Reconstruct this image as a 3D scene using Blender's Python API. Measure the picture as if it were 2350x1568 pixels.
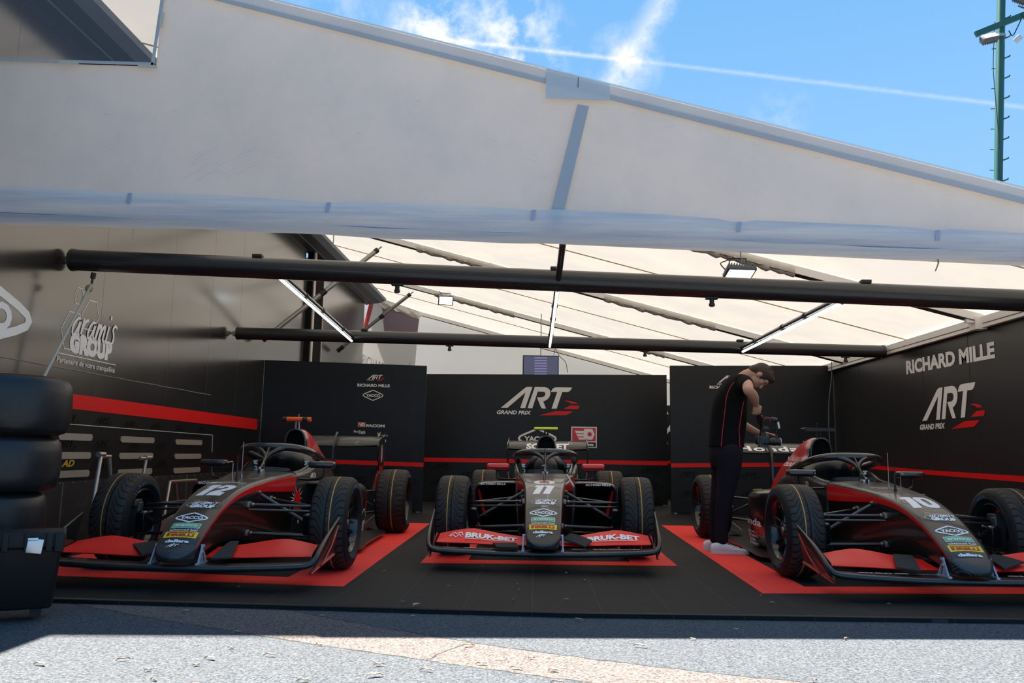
import bpy, bmesh, math, random
from math import sin, cos, pi, radians, atan2, sqrt
from mathutils import Vector, Matrix
random.seed(7)
SC = bpy.context.scene
for o in list(bpy.data.objects): bpy.data.objects.remove(o)
COL = SC.collection
# ------------------------------------------------------------------ camera
FPX = 1843.0
cd = bpy.data.cameras.new('camera'); cam = bpy.data.objects.new('camera', cd); COL.objects.link(cam)
cd.sensor_width = 36; cd.sensor_fit = 'HORIZONTAL'; cd.lens = FPX/2350*36; cd.clip_end = 500; cd.clip_start = 0.05
_p, _r, _y = .1387, .0172, .03
_f = Vector((-sin(_y)*cos(_p), cos(_y)*cos(_p), sin(_p)))
_rt = Vector((cos(_y), sin(_y), 0)); _up = _rt.cross(_f)
# a clockwise turned picture: the camera leans anticlockwise
_x = _rt*cos(_r) + _up*sin(_r); _u = _up*cos(_r) - _rt*sin(_r)
cam.matrix_world = Matrix(((_x.x,_u.x,-_f.x,0),(_x.y,_u.y,-_f.y,0),(_x.z,_u.z,-_f.z,.8905),(0,0,0,1)))
SC.camera = cam
# ------------------------------------------------------------------ exposure, sky, sun
SC.view_settings.view_transform = 'Standard'; SC.view_settings.look = 'None'
SC.view_settings.gamma = 1; SC.view_settings.use_curve_mapping = False
SC.view_settings.exposure = 0.15
SKY_STRENGTH = 1.0; SUN_STRENGTH = 24.0
def nd(nt, t, **kw):
    n = nt.nodes.new(t)
    for k, v in kw.items():
        if k == 'ins':
            for a, b in v.items(): n.inputs[a].default_value = b
        else: setattr(n, k, v)
    return n
def mth(nt, op, a, b=None, c=None, clamp=False):
    n = nt.nodes.new('ShaderNodeMath'); n.operation = op; n.use_clamp = clamp
    for i, v in enumerate((a, b, c)):
        if v is None: continue
        if isinstance(v, (int, float)): n.inputs[i].default_value = v
        else: nt.links.new(v, n.inputs[i])
    return n.outputs[0]
def vdot(nt, v, vec):
    n = nt.nodes.new('ShaderNodeVectorMath'); n.operation = 'DOT_PRODUCT'
    nt.links.new(v, n.inputs[0]); n.inputs[1].default_value = vec; return n.outputs['Value']
def mixc(nt, fac, a, b):
    n = nt.nodes.new('ShaderNodeMix'); n.data_type = 'RGBA'
    if isinstance(fac, (int, float)): n.inputs[0].default_value = fac
    else: nt.links.new(fac, n.inputs[0])
    for i, v in ((6, a), (7, b)):
        if isinstance(v, tuple): n.inputs[i].default_value = (v[0], v[1], v[2], 1)
        else: nt.links.new(v, n.inputs[i])
    return n.outputs[2]
def world():
    w = bpy.data.worlds.new('sky'); SC.world = w; w.use_nodes = True; nt = w.node_tree; nt.nodes.clear()
    tc = nd(nt, 'ShaderNodeTexCoord'); D = tc.outputs['Generated']
    z = vdot(nt, D, (0, 0, 1))
    g = mth(nt, 'MULTIPLY', mth(nt, 'MAXIMUM', z, 0.0), 1.45, clamp=True)
    col = mixc(nt, g, (.42, .70, .99), (.12, .40, .84))
    def pix(px, py):
        a = px-1175; b = py-784; u = a*cos(_r)+b*sin(_r); v = -a*sin(_r)+b*cos(_r)
        return (_f + _rt*(u/FPX) - _up*(v/FPX)).normalized()
    noi = nd(nt, 'ShaderNodeTexNoise', ins={'Scale': 22.0, 'Detail': 9.0, 'Roughness': .62}); nt.links.new(D, noi.inputs['Vector'])
    n2 = nd(nt, 'ShaderNodeTexNoise', ins={'Scale': 90.0, 'Detail': 6.0, 'Roughness': .7}); nt.links.new(D, n2.inputs['Vector'])
    N = noi.outputs[0]; N2 = n2.outputs[0]
    m = None
    def add(v):
        nonlocal m
        m = v if m is None else mth(nt, 'ADD', m, v)
    def trail(p0, p1, wd, amp, lo, hi, soft, wob=.0):      # a vapour trail is a strip of a great circle on the sky
        a, b = pix(*p0), pix(*p1); n = a.cross(b).normalized(); t = (b-a).normalized()
        d = mth(nt, 'ABSOLUTE', mth(nt, 'ADD', vdot(nt, D, n), mth(nt, 'MULTIPLY', mth(nt, 'SUBTRACT', N2, .5), wob)))
        k = mth(nt, 'SUBTRACT', 1.0, mth(nt, 'DIVIDE', d, wd), clamp=True)
        k = mth(nt, 'POWER', k, 1.3)
        s = vdot(nt, D, t); a0 = a.dot(t); b0 = b.dot(t)
        e0 = mth(nt, 'DIVIDE', mth(nt, 'SUBTRACT', s, a0+lo), soft, clamp=True)
        e1 = mth(nt, 'DIVIDE', mth(nt, 'SUBTRACT', b0+hi, s), soft, clamp=True)
        k = mth(nt, 'MULTIPLY', k, mth(nt, 'MULTIPLY', e0, e1))
        k = mth(nt, 'MULTIPLY', k, mth(nt, 'ADD', mth(nt, 'MULTIPLY', N2, 1.4), .15))
        add(mth(nt, 'MULTIPLY', k, amp))
    def puff(c, rad, amp, thr=.48):
        cc = pix(*c); d = vdot(nt, D, tuple(cc))
        ang = mth(nt, 'ARCCOSINE', mth(nt, 'MINIMUM', d, 1.0))
        k = mth(nt, 'SUBTRACT', 1.0, mth(nt, 'DIVIDE', ang, rad), clamp=True)
        q = mth(nt, 'MULTIPLY', mth(nt, 'SUBTRACT', N, thr), 5.0, clamp=True)
        add(mth(nt, 'MULTIPLY', mth(nt, 'MULTIPLY', mth(nt, 'POWER', k, .7), q), amp))
    trail((960, 84), (1500, 145), .0045, .6, -.01, .0, .03, .003)
    trail((1450, 138), (2350, 246), .0040, .32, -.01, .3, .05, .003)
    trail((1535, -20), (1395, 200), .022, .62, -.02, .005, .03, .02)
    trail((1370, 80), (1480, 160), .016, .45, .0, .01, .03, .02)
    puff((985, 78), .055, 1.0, .42); puff((1180, 100), .075, .95, .44); puff((1430, 150), .05, .6, .42)
    puff((1790, 262), .04, .28, .45); puff((1030, 20), .12, .25, .4); puff((760, 10), .06, .3, .4)
    m = mth(nt, 'MINIMUM', m, .93)
    col = mixc(nt, m, col, (.95, .97, 1.0))
    bg = nd(nt, 'ShaderNodeBackground', ins={'Strength': SKY_STRENGTH}); nt.links.new(col, bg.inputs[0])
    out = nd(nt, 'ShaderNodeOutputWorld'); nt.links.new(bg.outputs[0], out.inputs[0])
world()
sd = bpy.data.lights.new('sun', 'SUN'); sd.energy = SUN_STRENGTH; sd.angle = radians(.55); sd.color = (1, .95, .87)
sun = bpy.data.objects.new('sun', sd); COL.objects.link(sun)
sun.rotation_euler = Vector((.40, -.315, -1)).to_track_quat('-Z', 'Y').to_euler()

# ------------------------------------------------------------------ materials
MATS = {}
def M(name, col=(.5,.5,.5), rough=.5, metal=0.0, coat=0.0, spec=None, emit=None, es=0.0, trans=0.0, alpha=1.0, ior=None):
    if name in MATS: return MATS[name]
    m = bpy.data.materials.new(name); m.use_nodes = True; b = m.node_tree.nodes['Principled BSDF']
    b.inputs['Base Color'].default_value = (col[0], col[1], col[2], 1)
    b.inputs['Roughness'].default_value = rough; b.inputs['Metallic'].default_value = metal
    b.inputs['Coat Weight'].default_value = coat; b.inputs['Coat Roughness'].default_value = .06
    if spec is not None: b.inputs['Specular IOR Level'].default_value = spec
    if emit: b.inputs['Emission Color'].default_value = (*emit, 1); b.inputs['Emission Strength'].default_value = es
    if trans: b.inputs['Transmission Weight'].default_value = trans
    if ior: b.inputs['IOR'].default_value = ior
    if alpha < 1: b.inputs['Alpha'].default_value = alpha
    MATS[name] = m; return m
def bsdf(m): return m.node_tree.nodes['Principled BSDF']
def bump(m, height_socket, strength=.3, dist=.01):
    nt = m.node_tree; b = nd(nt, 'ShaderNodeBump', ins={'Strength': strength, 'Distance': dist})
    nt.links.new(height_socket, b.inputs['Height']); nt.links.new(b.outputs[0], bsdf(m).inputs['Normal'])
def noise(m, scale, detail=4, rough=.5, coord='Object', stretch=None):
    nt = m.node_tree; tc = nd(nt, 'ShaderNodeTexCoord'); n = nd(nt, 'ShaderNodeTexNoise', ins={'Scale': scale, 'Detail': detail, 'Roughness': rough})
    s = tc.outputs[coord]
    if stretch:
        mp = nd(nt, 'ShaderNodeMapping'); mp.inputs['Scale'].default_value = stretch; nt.links.new(s, mp.inputs[0]); s = mp.outputs[0]
    nt.links.new(s, n.inputs['Vector']); return n.outputs[0]
def ramp(m, sock, a, b):   # remap a..b to 0..1
    nt = m.node_tree; n = nd(nt, 'ShaderNodeMapRange'); nt.links.new(sock, n.inputs[0]); n.inputs[1].default_value = a; n.inputs[2].default_value = b
    return n.outputs[0]
def setcol(m, sock): m.node_tree.links.new(sock, bsdf(m).inputs['Base Color'])
def setrough(m, sock): m.node_tree.links.new(sock, bsdf(m).inputs['Roughness'])
def fabric(name, col, trans, tcol=None, dirt=0.0, dirtcol=(.5,.5,.5), streak=None):
    """thin tent cloth: scatters light on its face and lets some through"""
    m = bpy.data.materials.new(name); m.use_nodes = True; nt = m.node_tree; nt.nodes.clear()
    d = nd(nt, 'ShaderNodeBsdfDiffuse'); t = nd(nt, 'ShaderNodeBsdfTranslucent'); mx = nd(nt, 'ShaderNodeMixShader'); mx.inputs[0].default_value = trans
    o = nd(nt, 'ShaderNodeOutputMaterial')
    d.inputs[0].default_value = (*col, 1); t.inputs[0].default_value = (*(tcol or col), 1)
    if dirt or streak:
        tc = nd(nt, 'ShaderNodeTexCoord'); n = nd(nt, 'ShaderNodeTexNoise', ins={'Scale': 1.6, 'Detail': 8.0, 'Roughness': .65}); mp = nd(nt, 'ShaderNodeMapping')
        mp.inputs['Scale'].default_value = streak or (1, 1, 1); nt.links.new(tc.outputs['Object'], mp.inputs[0]); nt.links.new(mp.outputs[0], n.inputs['Vector'])
        r = nd(nt, 'ShaderNodeMapRange'); nt.links.new(n.outputs[0], r.inputs[0]); r.inputs[1].default_value = .42; r.inputs[2].default_value = .72; r.inputs[4].default_value = dirt
        c1 = mixc(nt, r.outputs[0], col, dirtcol); nt.links.new(c1, d.inputs[0])
        c2 = mixc(nt, r.outputs[0], tcol or col, tuple(x*.8 for x in dirtcol)); nt.links.new(c2, t.inputs[0])
    nt.links.new(d.outputs[0], mx.inputs[1]); nt.links.new(t.outputs[0], mx.inputs[2]); nt.links.new(mx.outputs[0], o.inputs[0])
    MATS[name] = m; return m

# ------------------------------------------------------------------ mesh helpers
def nrm(v): v = Vector(v); return v.normalized() if v.length > 1e-9 else Vector((0,0,1))
class MB:
    def __init__(s): s.v = []; s.f = []; s.m = []; s.sm = []
    def add(s, vs, fs, mi=0, smooth=False):
        o = len(s.v); s.v += [tuple(v) for v in vs]
        for i, f in enumerate(fs):
            s.f.append([o+k for k in f]); s.m.append(mi if isinstance(mi, int) else mi[i]); s.sm.append(smooth)
        return s
    def box(s, c, d, mi=0, rot=None, bev=0.0):
        x, y, z = d[0]/2, d[1]/2, d[2]/2
        if bev > 0:
            bm = bmesh.new(); bmesh.ops.create_cube(bm, size=1); bmesh.ops.scale(bm, vec=Vector(d), verts=bm.verts)
            bmesh.ops.bevel(bm, geom=bm.edges[:], offset=bev, segments=3, affect='EDGES', profile=.5)
            bm.verts.index_update(); vs = [v.co.copy() for v in bm.verts]; fs = [[v.index for v in f.verts] for f in bm.faces]; bm.free(); sm = True
        else:
            vs = [Vector((a*x, b*y, e*z)) for a in (-1, 1) for b in (-1, 1) for e in (-1, 1)]
            fs = [(0,1,3,2),(4,6,7,5),(0,4,5,1),(2,3,7,6),(0,2,6,4),(1,5,7,3)]; sm = False
        if rot is not None: vs = [rot @ v for v in vs]
        return s.add([v+Vector(c) for v in vs], fs, mi, sm)
    def prism(s, pts, n, mi=0, mside=None):
        """flat outline (3D points) pushed along vector n"""
        n = Vector(n); P = [Vector(p) for p in pts]; k = len(P)
        return s.add(P+[p+n for p in P], [list(range(k)), list(range(2*k-1, k-1, -1))]+[(i, i+k, (i+1)%k+k, (i+1)%k) for i in range(k)],
                     [mi, mi]+[mi if mside is None else mside]*k, False)
    def loft(s, rings, mi=0, closed=True, cap=(True, True), smooth=True, matf=None):
        n = len(rings[0]); vs = [p for r in rings for p in r]; fs = []; ms = []
        for i in range(len(rings)-1):
            for j in range(n if closed else n-1):
                a = i*n+j; b = i*n+(j+1) % n
                fs.append((a, b, b+n, a+n)); ms.append(matf(i, j) if matf else mi)
        if closed and cap[0]: fs.append(list(range(n))[::-1]); ms.append(mi if not matf else matf(0, 0))
        if closed and cap[1]: fs.append([(len(rings)-1)*n+k for k in range(n)]); ms.append(mi if not matf else matf(len(rings)-2, 0))
        return s.add(vs, fs, ms, smooth)
    def tube(s, path, r, mi=0, seg=10, cap=True, flat=None, upv=None):
        """path: points, r: radius or list; flat: (a,b) scale of the two cross axes"""
        P = [Vector(p) for p in path]; k = len(P); R = r if isinstance(r, (list, tuple)) else [r]*k
        rings = []; ref = Vector(upv) if upv else None
        for i in range(k):
            t = nrm(P[min(i+1, k-1)]-P[max(i-1, 0)])
            if ref is None: ref = Vector((0,0,1)) if abs(t.z) < .9 else Vector((1,0,0))
            a = t.cross(ref); a = nrm(a) if a.length > 1e-4 else nrm(t.orthogonal()); b = a.cross(t).normalized()
            if not upv: ref = b
            fa, fb = flat or (1, 1)
            rings.append([P[i]+a*(cos(q)*R[i]*fa)+b*(sin(q)*R[i]*fb) for q in [2*pi*j/seg for j in range(seg)]])
        return s.loft(rings, mi, True, (cap, cap))
    def lathe(s, prof, origin=(0,0,0), axis='X', seg=48, mi=0, matf=None, smooth=True):
        """prof: (along axis, radius)"""
        rings = []
        for a, r in prof:
            ring = []
            for j in range(seg):
                q = 2*pi*j/seg; u, v = r*cos(q), r*sin(q)
                ring.append(Vector(origin)+Vector((a, u, v) if axis == 'X' else ((v, a, u) if axis == 'Y' else (u, v, a))))
            rings.append(ring)
        return s.loft(rings, mi, True, (False, False), smooth, matf)
    def ell(s, c, r, mi=0, rot=None, seg=16, rings=10):
        vs = []; fs = []
        for i in range(rings+1):
            ph = pi*i/rings
            for j in range(seg):
                q = 2*pi*j/seg; v = Vector((r[0]*sin(ph)*cos(q), r[1]*sin(ph)*sin(q), r[2]*cos(ph)))
                vs.append((rot @ v if rot else v)+Vector(c))
        for i in range(rings):
            for j in range(seg): fs.append((i*seg+j, (i+1)*seg+j, (i+1)*seg+(j+1)%seg, i*seg+(j+1)%seg))
        return s.add(vs, fs, mi, True)
    def build(s, name, mats, parent=None, loc=None, fixn=True):
        me = bpy.data.meshes.new(name); me.from_pydata([tuple(v) for v in s.v], [], s.f)
        if not isinstance(mats, (list, tuple)): mats = [mats]
        for m in mats: me.materials.append(m)
        me.polygons.foreach_set('material_index', s.m); me.polygons.foreach_set('use_smooth', s.sm)
        bm = bmesh.new(); bm.from_mesh(me); bmesh.ops.remove_doubles(bm, verts=bm.verts, dist=1e-5)
        if fixn: bmesh.ops.recalc_face_normals(bm, faces=bm.faces)
        bm.to_mesh(me); bm.free()
        try: me.set_sharp_from_angle(angle=radians(42))
        except Exception: pass
        o = bpy.data.objects.new(name, me); COL.objects.link(o)
        if parent: o.parent = parent
        if loc: o.location = loc
        return o
def thing(name, label, cat, loc=(0,0,0), rz=0.0, group=None):
    o = bpy.data.objects.new(name, None); COL.objects.link(o); o.location = loc; o.rotation_euler = (0, 0, rz); o.empty_display_size = .2
    return tag(o, label, cat, group)
def tag(o, label, cat, group=None, kind=None):
    o['label'] = label; o['category'] = cat
    if group: o['group'] = group
    if kind: o['kind'] = kind
    return o
def struct(o, label=None):
    o['kind'] = 'structure'
    if label: o['label'] = label
    return o
def lab(o, s): o['label'] = s; return o
def kids(o): return [c for c in bpy.data.objects if c.parent == o]
def copy_tree(o, parent=None):
    c = o.copy(); COL.objects.link(c); c.parent = parent
    for ch in kids(o): copy_tree(ch, c)
    return c
def interp(tab, y):
    """smooth table lookup, rows (y, a, b, ...)"""
    if y <= tab[0][0]: return list(tab[0][1:])
    if y >= tab[-1][0]: return list(tab[-1][1:])
    for i in range(len(tab)-1):
        if tab[i][0] <= y <= tab[i+1][0]: break
    p1, p2 = tab[i], tab[i+1]; p0 = tab[i-1] if i else p1; p3 = tab[i+2] if i+2 < len(tab) else p2
    h = p2[0]-p1[0]; t = (y-p1[0])/h; out = []
    for k in range(1, len(p1)):
        d = (p2[k]-p1[k])/h
        m1 = (p2[k]-p0[k])/(p2[0]-p0[0]) if i else d
        m2 = (p3[k]-p1[k])/(p3[0]-p1[0]) if i+2 < len(tab) else d
        if d == 0: m1 = m2 = 0
        else:
            m1 = 0 if m1/d < 0 else min(m1/d, 3)*d; m2 = 0 if m2/d < 0 else min(m2/d, 3)*d
        t2, t3 = t*t, t*t*t
        out.append((2*t3-3*t2+1)*p1[k]+(t3-2*t2+t)*h*m1+(-2*t3+3*t2)*p2[k]+(t3-t2)*h*m2)
    return out
def curvepath(pts, n):
    """smooth path through points"""
    L = [0.0]
    for a, b in zip(pts, pts[1:]): L.append(L[-1]+(Vector(b)-Vector(a)).length)
    tab = [(L[i], *pts[i]) for i in range(len(pts))]
    def cr(t):
        for i in range(len(tab)-1):
            if tab[i][0] <= t <= tab[i+1][0]+1e-9: break
        p1, p2 = tab[i], tab[i+1]; p0 = tab[i-1] if i else p1; p3 = tab[i+2] if i+2 < len(tab) else p2
        h = p2[0]-p1[0]; u = (t-p1[0])/h; o = []
        for k in (1,2,3):
            m1 = (p2[k]-p0[k])/(p2[0]-p0[0]); m2 = (p3[k]-p1[k])/(p3[0]-p1[0])
            o.append((2*u**3-3*u*u+1)*p1[k]+(u**3-2*u*u+u)*h*m1+(-2*u**3+3*u*u)*p2[k]+(u**3-u*u)*h*m2)
        return Vector(o)
    return [cr(L[-1]*i/(n-1)) for i in range(n)]

# ------------------------------------------------------------------ lettering and marks (2D shapes, later laid on surfaces)
TXT = {}
def text2d(s, bold=.0, shear=0.0, spacing=1.0):
    """returns (verts 2D scaled so that capital height = 1, faces), origin at left baseline, width"""
    key = (s, bold, shear, spacing)
    if key in TXT: return TXT[key]
    cu = bpy.data.curves.new('lettering', 'FONT'); cu.body = s; cu.size = 1.0; cu.offset = bold; cu.shear = shear; cu.space_character = spacing
    cu.resolution_u = 3; cu.fill_mode = 'BOTH' if False else 'FRONT'
    o = bpy.data.objects.new('lettering', cu); COL.objects.link(o)
    dg = bpy.context.evaluated_depsgraph_get(); dg.update(); e = o.evaluated_get(dg); me = e.to_mesh()
    vs = [(v.co.x, v.co.y) for v in me.vertices]; fs = [list(p.vertices) for p in me.polygons]
    e.to_mesh_clear(); bpy.data.objects.remove(o); bpy.data.curves.remove(cu)
    H = .729+bold; x0 = min(v[0] for v in vs); x1 = max(v[0] for v in vs)
    vs = [((x-x0)/H, y/H) for x, y in vs]
    TXT[key] = (vs, fs, (x1-x0)/H); return TXT[key]
class Sheet:
    """flat artwork in its own u,v plane made of coloured layers"""
    def __init__(s): s.items = []
    def poly(s, pts, mat, lift=0): s.items.append((list(pts), [list(range(len(pts)))], mat, lift)); return s
    def mesh(s, vs, fs, mat, lift=0): s.items.append((vs, fs, mat, lift)); return s
    def text(s, t, x, y, h, mat, w=None, align='l', bold=.02, shear=0.0, spacing=1.0, lift=0):
        vs, fs, W = text2d(t, bold, shear, spacing); sx = h if w is None else w/W
        x0 = x if align == 'l' else (x-sx*W/2 if align == 'c' else x-sx*W)
        return s.mesh([(x0+a*sx, y+b*h) for a, b in vs], fs, mat, lift)
    def rect(s, x0, y0, x1, y1, mat, lift=0): return s.poly([(x0,y0),(x1,y0),(x1,y1),(x0,y1)], mat, lift)
    def line(s, pts, w, mat, closed=False, lift=0):
        n = len(pts); P = [Vector((p[0], p[1])) for p in pts]; A = []; B = []
        for i in range(n):
            p = P[i]; a = P[i-1] if (i or closed) else None; b = P[(i+1) % n] if (i < n-1 or closed) else None
            d1 = (p-a).normalized() if a is not None else None; d2 = (b-p).normalized() if b is not None else None
            d1 = d1 or d2; d2 = d2 or d1; n1 = Vector((-d1.y, d1.x)); n2 = Vector((-d2.y, d2.x)); m = (n1+n2)
            m = m.normalized() if m.length > 1e-6 else n1; k = min(2.0, 1/max(.3, m.dot(n1)))
            A.append(p+m*(w/2*k)); B.append(p-m*(w/2*k))
        vs = [tuple(a) for a in A]+[tuple(b) for b in B]
        fs = [(i, i+1, i+1+n, i+n) for i in range(n-1)]+([(n-1, 0, n, 2*n-1)] if closed else [])
        return s.mesh(vs, fs, mat, lift)
    def place(s, other, x, y, k, ky=None):
        for vs, fs, m, l in other.items: s.items.append(([(x+a*k, y+b*(ky or k)) for a, b in vs], fs, m, l))
        return s
    def lay(s, name, fn, parent=None, cut=None, eps=.0012):
        """fn(u, v, d) -> point lying d above the surface"""
        mats = []; bmr = bmesh.new()
        for idx, (vs, fs, m, l) in enumerate(s.items):
            if m not in mats: mats.append(m)
            bm = bmesh.new(); V = [bm.verts.new((a, b, 0)) for a, b in vs]
            for f in fs:
                try: bm.faces.new([V[i] for i in f])
                except ValueError: pass
            if cut:
                bmesh.ops.triangulate(bm, faces=bm.faces)
                us = [a for a, b in vs]; ws = [b for a, b in vs]
                for ax, lo, hi in ((0, min(us), max(us)), (1, min(ws), max(ws))):
                    c = math.floor(lo/cut)*cut
                    while c < hi:
                        if c > lo:
                            bmesh.ops.bisect_plane(bm, geom=bm.verts[:]+bm.edges[:]+bm.faces[:], plane_co=(c, c, 0), plane_no=(1,0,0) if ax == 0 else (0,1,0))
                        c += cut
            mi = mats.index(m); mp = {}
            for v in bm.verts: mp[v] = bmr.verts.new(fn(v.co.x, v.co.y, eps*(1+l)+.00012*idx))
            for f in bm.faces:
                try: g = bmr.faces.new([mp[v] for v in f.verts]); g.material_index = mi
                except ValueError: pass
            bm.free()
        me = bpy.data.meshes.new(name); bmr.to_mesh(me); bmr.free()
        for m in mats: me.materials.append(m)
        o = bpy.data.objects.new(name, me); COL.objects.link(o)
        if parent: o.parent = parent
        return o
def flatmap(O, U, V):
    O = Vector(O); U = Vector(U); V = Vector(V); N = nrm(U.cross(V))
    return lambda u, v, d: O+U*u+V*v+N*d
def arc(cx, cy, r, a0, a1, n, ry=None): return [(cx+r*cos(radians(a0+(a1-a0)*i/n)), cy+(ry or r)*sin(radians(a0+(a1-a0)*i/n))) for i in range(n+1)]
def art_logo(mw, mr, full=True, mt=None):
    """the slanted A R T letters; unit = letter height, lower left of the A at 0,0"""
    s = Sheet(); k = lambda x, y: ((x-215)/530, (630-y)/530)
    A = [(215,630),(800,140),(840,115),(880,103),(1000,103),(825,630),(702,630),(830,240),(380,630)]
    s.poly([k(*p) for p in A], mw)
    # R as quad strips round the bowl
    s.poly([k(*p) for p in [(885,630),(1060,103),(1170,103),(1005,630)]], mw)
    out = [(1160,103),(1310,103),(1390,125),(1440,175),(1455,245),(1435,330),(1390,395),(1320,440),(1275,455)]
    inn = [(1140,215),(1265,215),(1310,228),(1328,260),(1322,300),(1295,335),(1255,352),(1200,357),(1118,357)]
    vs = [k(*p) for p in out]+[k(*p) for p in inn]; n = len(out)
    s.mesh(vs, [(i, i+1, i+1+n, i+n) for i in range(n-1)], mw, 1)
    s.poly([k(*p) for p in [(1118,357),(1200,357),(1275,455),(1345,630),(1245,630),(1215,590)]], mw, 2)
    s.poly([k(*p) for p in [(1465,215),(1505,145),(1550,112),(1600,103),(1995,103),(1960,165),(1920,203),(1870,215)]], mw)
    s.poly([k(*p) for p in [(1625,214),(1750,214),(1612,630),(1487,630)]], mw, 1)
    if full:
        s.poly([k(*p) for p in [(1780,430),(1900,432),(2050,455),(2135,497),(1980,500),(1920,462)]], mr)
        s.poly([k(*p) for p in [(1780,632),(1950,548),(2180,548),(2175,590),(2140,632)]], mr)
        s.poly([k(*p) for p in [(1170,800),(1590,690),(2030,690),(1850,785)]], mr)
        s.text('GRAND PRIX', *k(120, 780), .18, mt or mw, w=860/530, bold=.035, shear=.25)
    return s
def yacco(mw, W=1.0, H=.42, lw=.035):
    s = Sheet(); r = .17*W
    pts = [(0, H/2), (-W/2+.1*W, H*.17), (-W/2+.02*W, H*.08), (-W/2, 0), (-W/2+.02*W, -H*.08), (-W/2+.1*W, -H*.17), (0, -H/2),
           (W/2-.1*W, -H*.17), (W/2-.02*W, -H*.08), (W/2, 0), (W/2-.02*W, H*.08), (W/2-.1*W, H*.17)]
    s.line(pts, lw*W, mw, True); s.text('YACCO', 0, -.07*W, .14*W, mw, w=.72*W, align='c', bold=.05); return s
def script(s, x, y, kx, ky, lw, m):
    a = [(.78,.80),(.60,1.0),(.25,.75),(.08,.30),(.25,.0),(.55,.35),(.80,.95),(.68,.25),(.85,.05)]
    for st in (a, [(1.15,1.05),(1.0,.05),(1.12,.55),(1.35,.92),(1.62,1.0)], [(q[0]+1.65, q[1]) for q in a],
               [(2.80,1.0),(2.62,.05),(2.82,.65),(3.08,.98),(3.12,.70),(3.02,.08),(3.25,.65),(3.50,.98),(3.55,.70),(3.48,.10),(3.62,.02)],
               [(4.0,1.0),(3.86,.10),(3.98,.0)], [(4.10,1.62),(4.07,1.42)], [(5.0,1.0),(4.72,1.12),(4.52,.88),(4.72,.50),(4.66,.12),(4.30,-.02)]):
        P = [(x+(u+.18*v)*kx, y+v*ky) for u, v in st]
        if len(P) > 3: P = [(v.x, v.y) for v in curvepath([(u, v, 0) for u, v in P], 26)]
        for i in range(0, len(P)-1, 5): s.line(P[i:i+6], lw, m, lift=1)
def aramis(mw, W=1.0, mk=None):
    """honeycomb outlines with GROUP in heavy letters and a script word above"""
    s = Sheet()
    hx = lambda cx, cy, r, ry: [(cx+r*cos(radians(a)), cy+ry*sin(radians(a))) for a in (0, 60, 120, 180, 240, 300)]
    s.line(hx(.2*W, .26*W, .2*W, .19*W), .012*W, mw, True); s.line(hx(.5*W, .4*W, .19*W, .17*W), .012*W, mw, True)
    s.line(hx(.235*W, .6*W, .08*W, .075*W), .012*W, mw, True)
    s.text('GROUP', .17*W, .0, .24*W, mw, w=.8*W, bold=.07)
    script(s, .17*W, .22*W, .165*W, .20*W, .030*W, mw)
    return s
def facom_sq(mw, mr, md):
    """red square badge with a winged nut; 1 wide, .6 high"""
    s = Sheet(); s.rect(0, 0, 1, .6, mw); s.rect(.04, .04, .96, .56, mr, 1)
    for a, b, c, d in ((.14,.52,.44,.345),(.2,.52,.31,.22),(.26,.52,.185,.1)):
        s.poly([(a, c), (a+.02, d), (b, d), (b, c)] if False else [(a, c), (.55, c), (.55, d), (a+.05, d)], mw, 2)
    s.poly([(.5,.52),(.82,.52),(.92,.31),(.82,.1),(.5,.1)], mw, 3); s.poly(arc(.72, .31, .085, 0, 345, 23), mr, 5)
    return s
def pirelli(W, my, mr):
    s = Sheet(); H = W*.19; s.rect(-W/2, -H/2, W/2, H/2, my); s.text('IRELLI', -W*.29, -H*.3, H*.42, mr, w=W*.70, bold=.06, lift=1)
    s.rect(-W*.43, -H*.3, -W*.33, H*.34, mr, 1); s.poly([(-W*.34, H*.36), (W*.42, H*.36), (W*.42, H*.22), (-W*.34, H*.22)], mr, 1); return s
def digit(ch):
    """heavy block numerals, unit height"""
    s = []
    if ch == '1': return [([(0,.72),(.05,1),(.50,1),(.36,0),(.02,0),(.14,.72)], None)], .46
    if ch == '2': return [([(.02,.60),(.08,.86),(.24,1),(.62,1),(.77,.88),(.76,.62),(.64,.45),(.40,.27),(.66,.27),(.62,0),(-.03,0),(.02,.26),(.34,.50),(.47,.62),(.50,.72),(.44,.78),(.34,.78),(.29,.60)], None)], .76
    if ch == '0':
        o = []; i_ = []
        for k in range(32):
            a = 2*pi*k/32; c, q = cos(a), sin(a); sg = lambda v, e: (1 if v > 0 else -1)*abs(v)**e
            o.append((.37+.36*sg(c,.65), .5+.5*sg(q,.65))); i_.append((.37+.10*sg(c,.7), .5+.28*sg(q,.7)))
        return [(o+i_, [(k, (k+1) % 32, (k+1) % 32+32, k+32) for k in range(32)])], .74
def number(t, W, H, mat, gap=.02, slant=0.0):
    s = Sheet(); x = 0; P = []
    for ch in t:
        sh, w = digit(ch)
        for vs, fs in sh: P.append(([(x+a+slant*b, b) for a, b in vs], fs))
        x += w+gap
    x0 = min(v[0] for vs, _ in P for v in vs); x1 = max(v[0] for vs, _ in P for v in vs); k = W/(x1-x0)
    for vs, fs in P:
        q = [((a-x0)*k-W/2, b*H) for a, b in vs]
        s.mesh(q, fs, mat) if fs else s.poly(q, mat)
    return s
def honda(mw, W):
    s = Sheet(); s.text('HONDA' if False else 'Honda', 0, 0, W*.16, mw, w=W, bold=.03, spacing=1.05); return s
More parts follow.
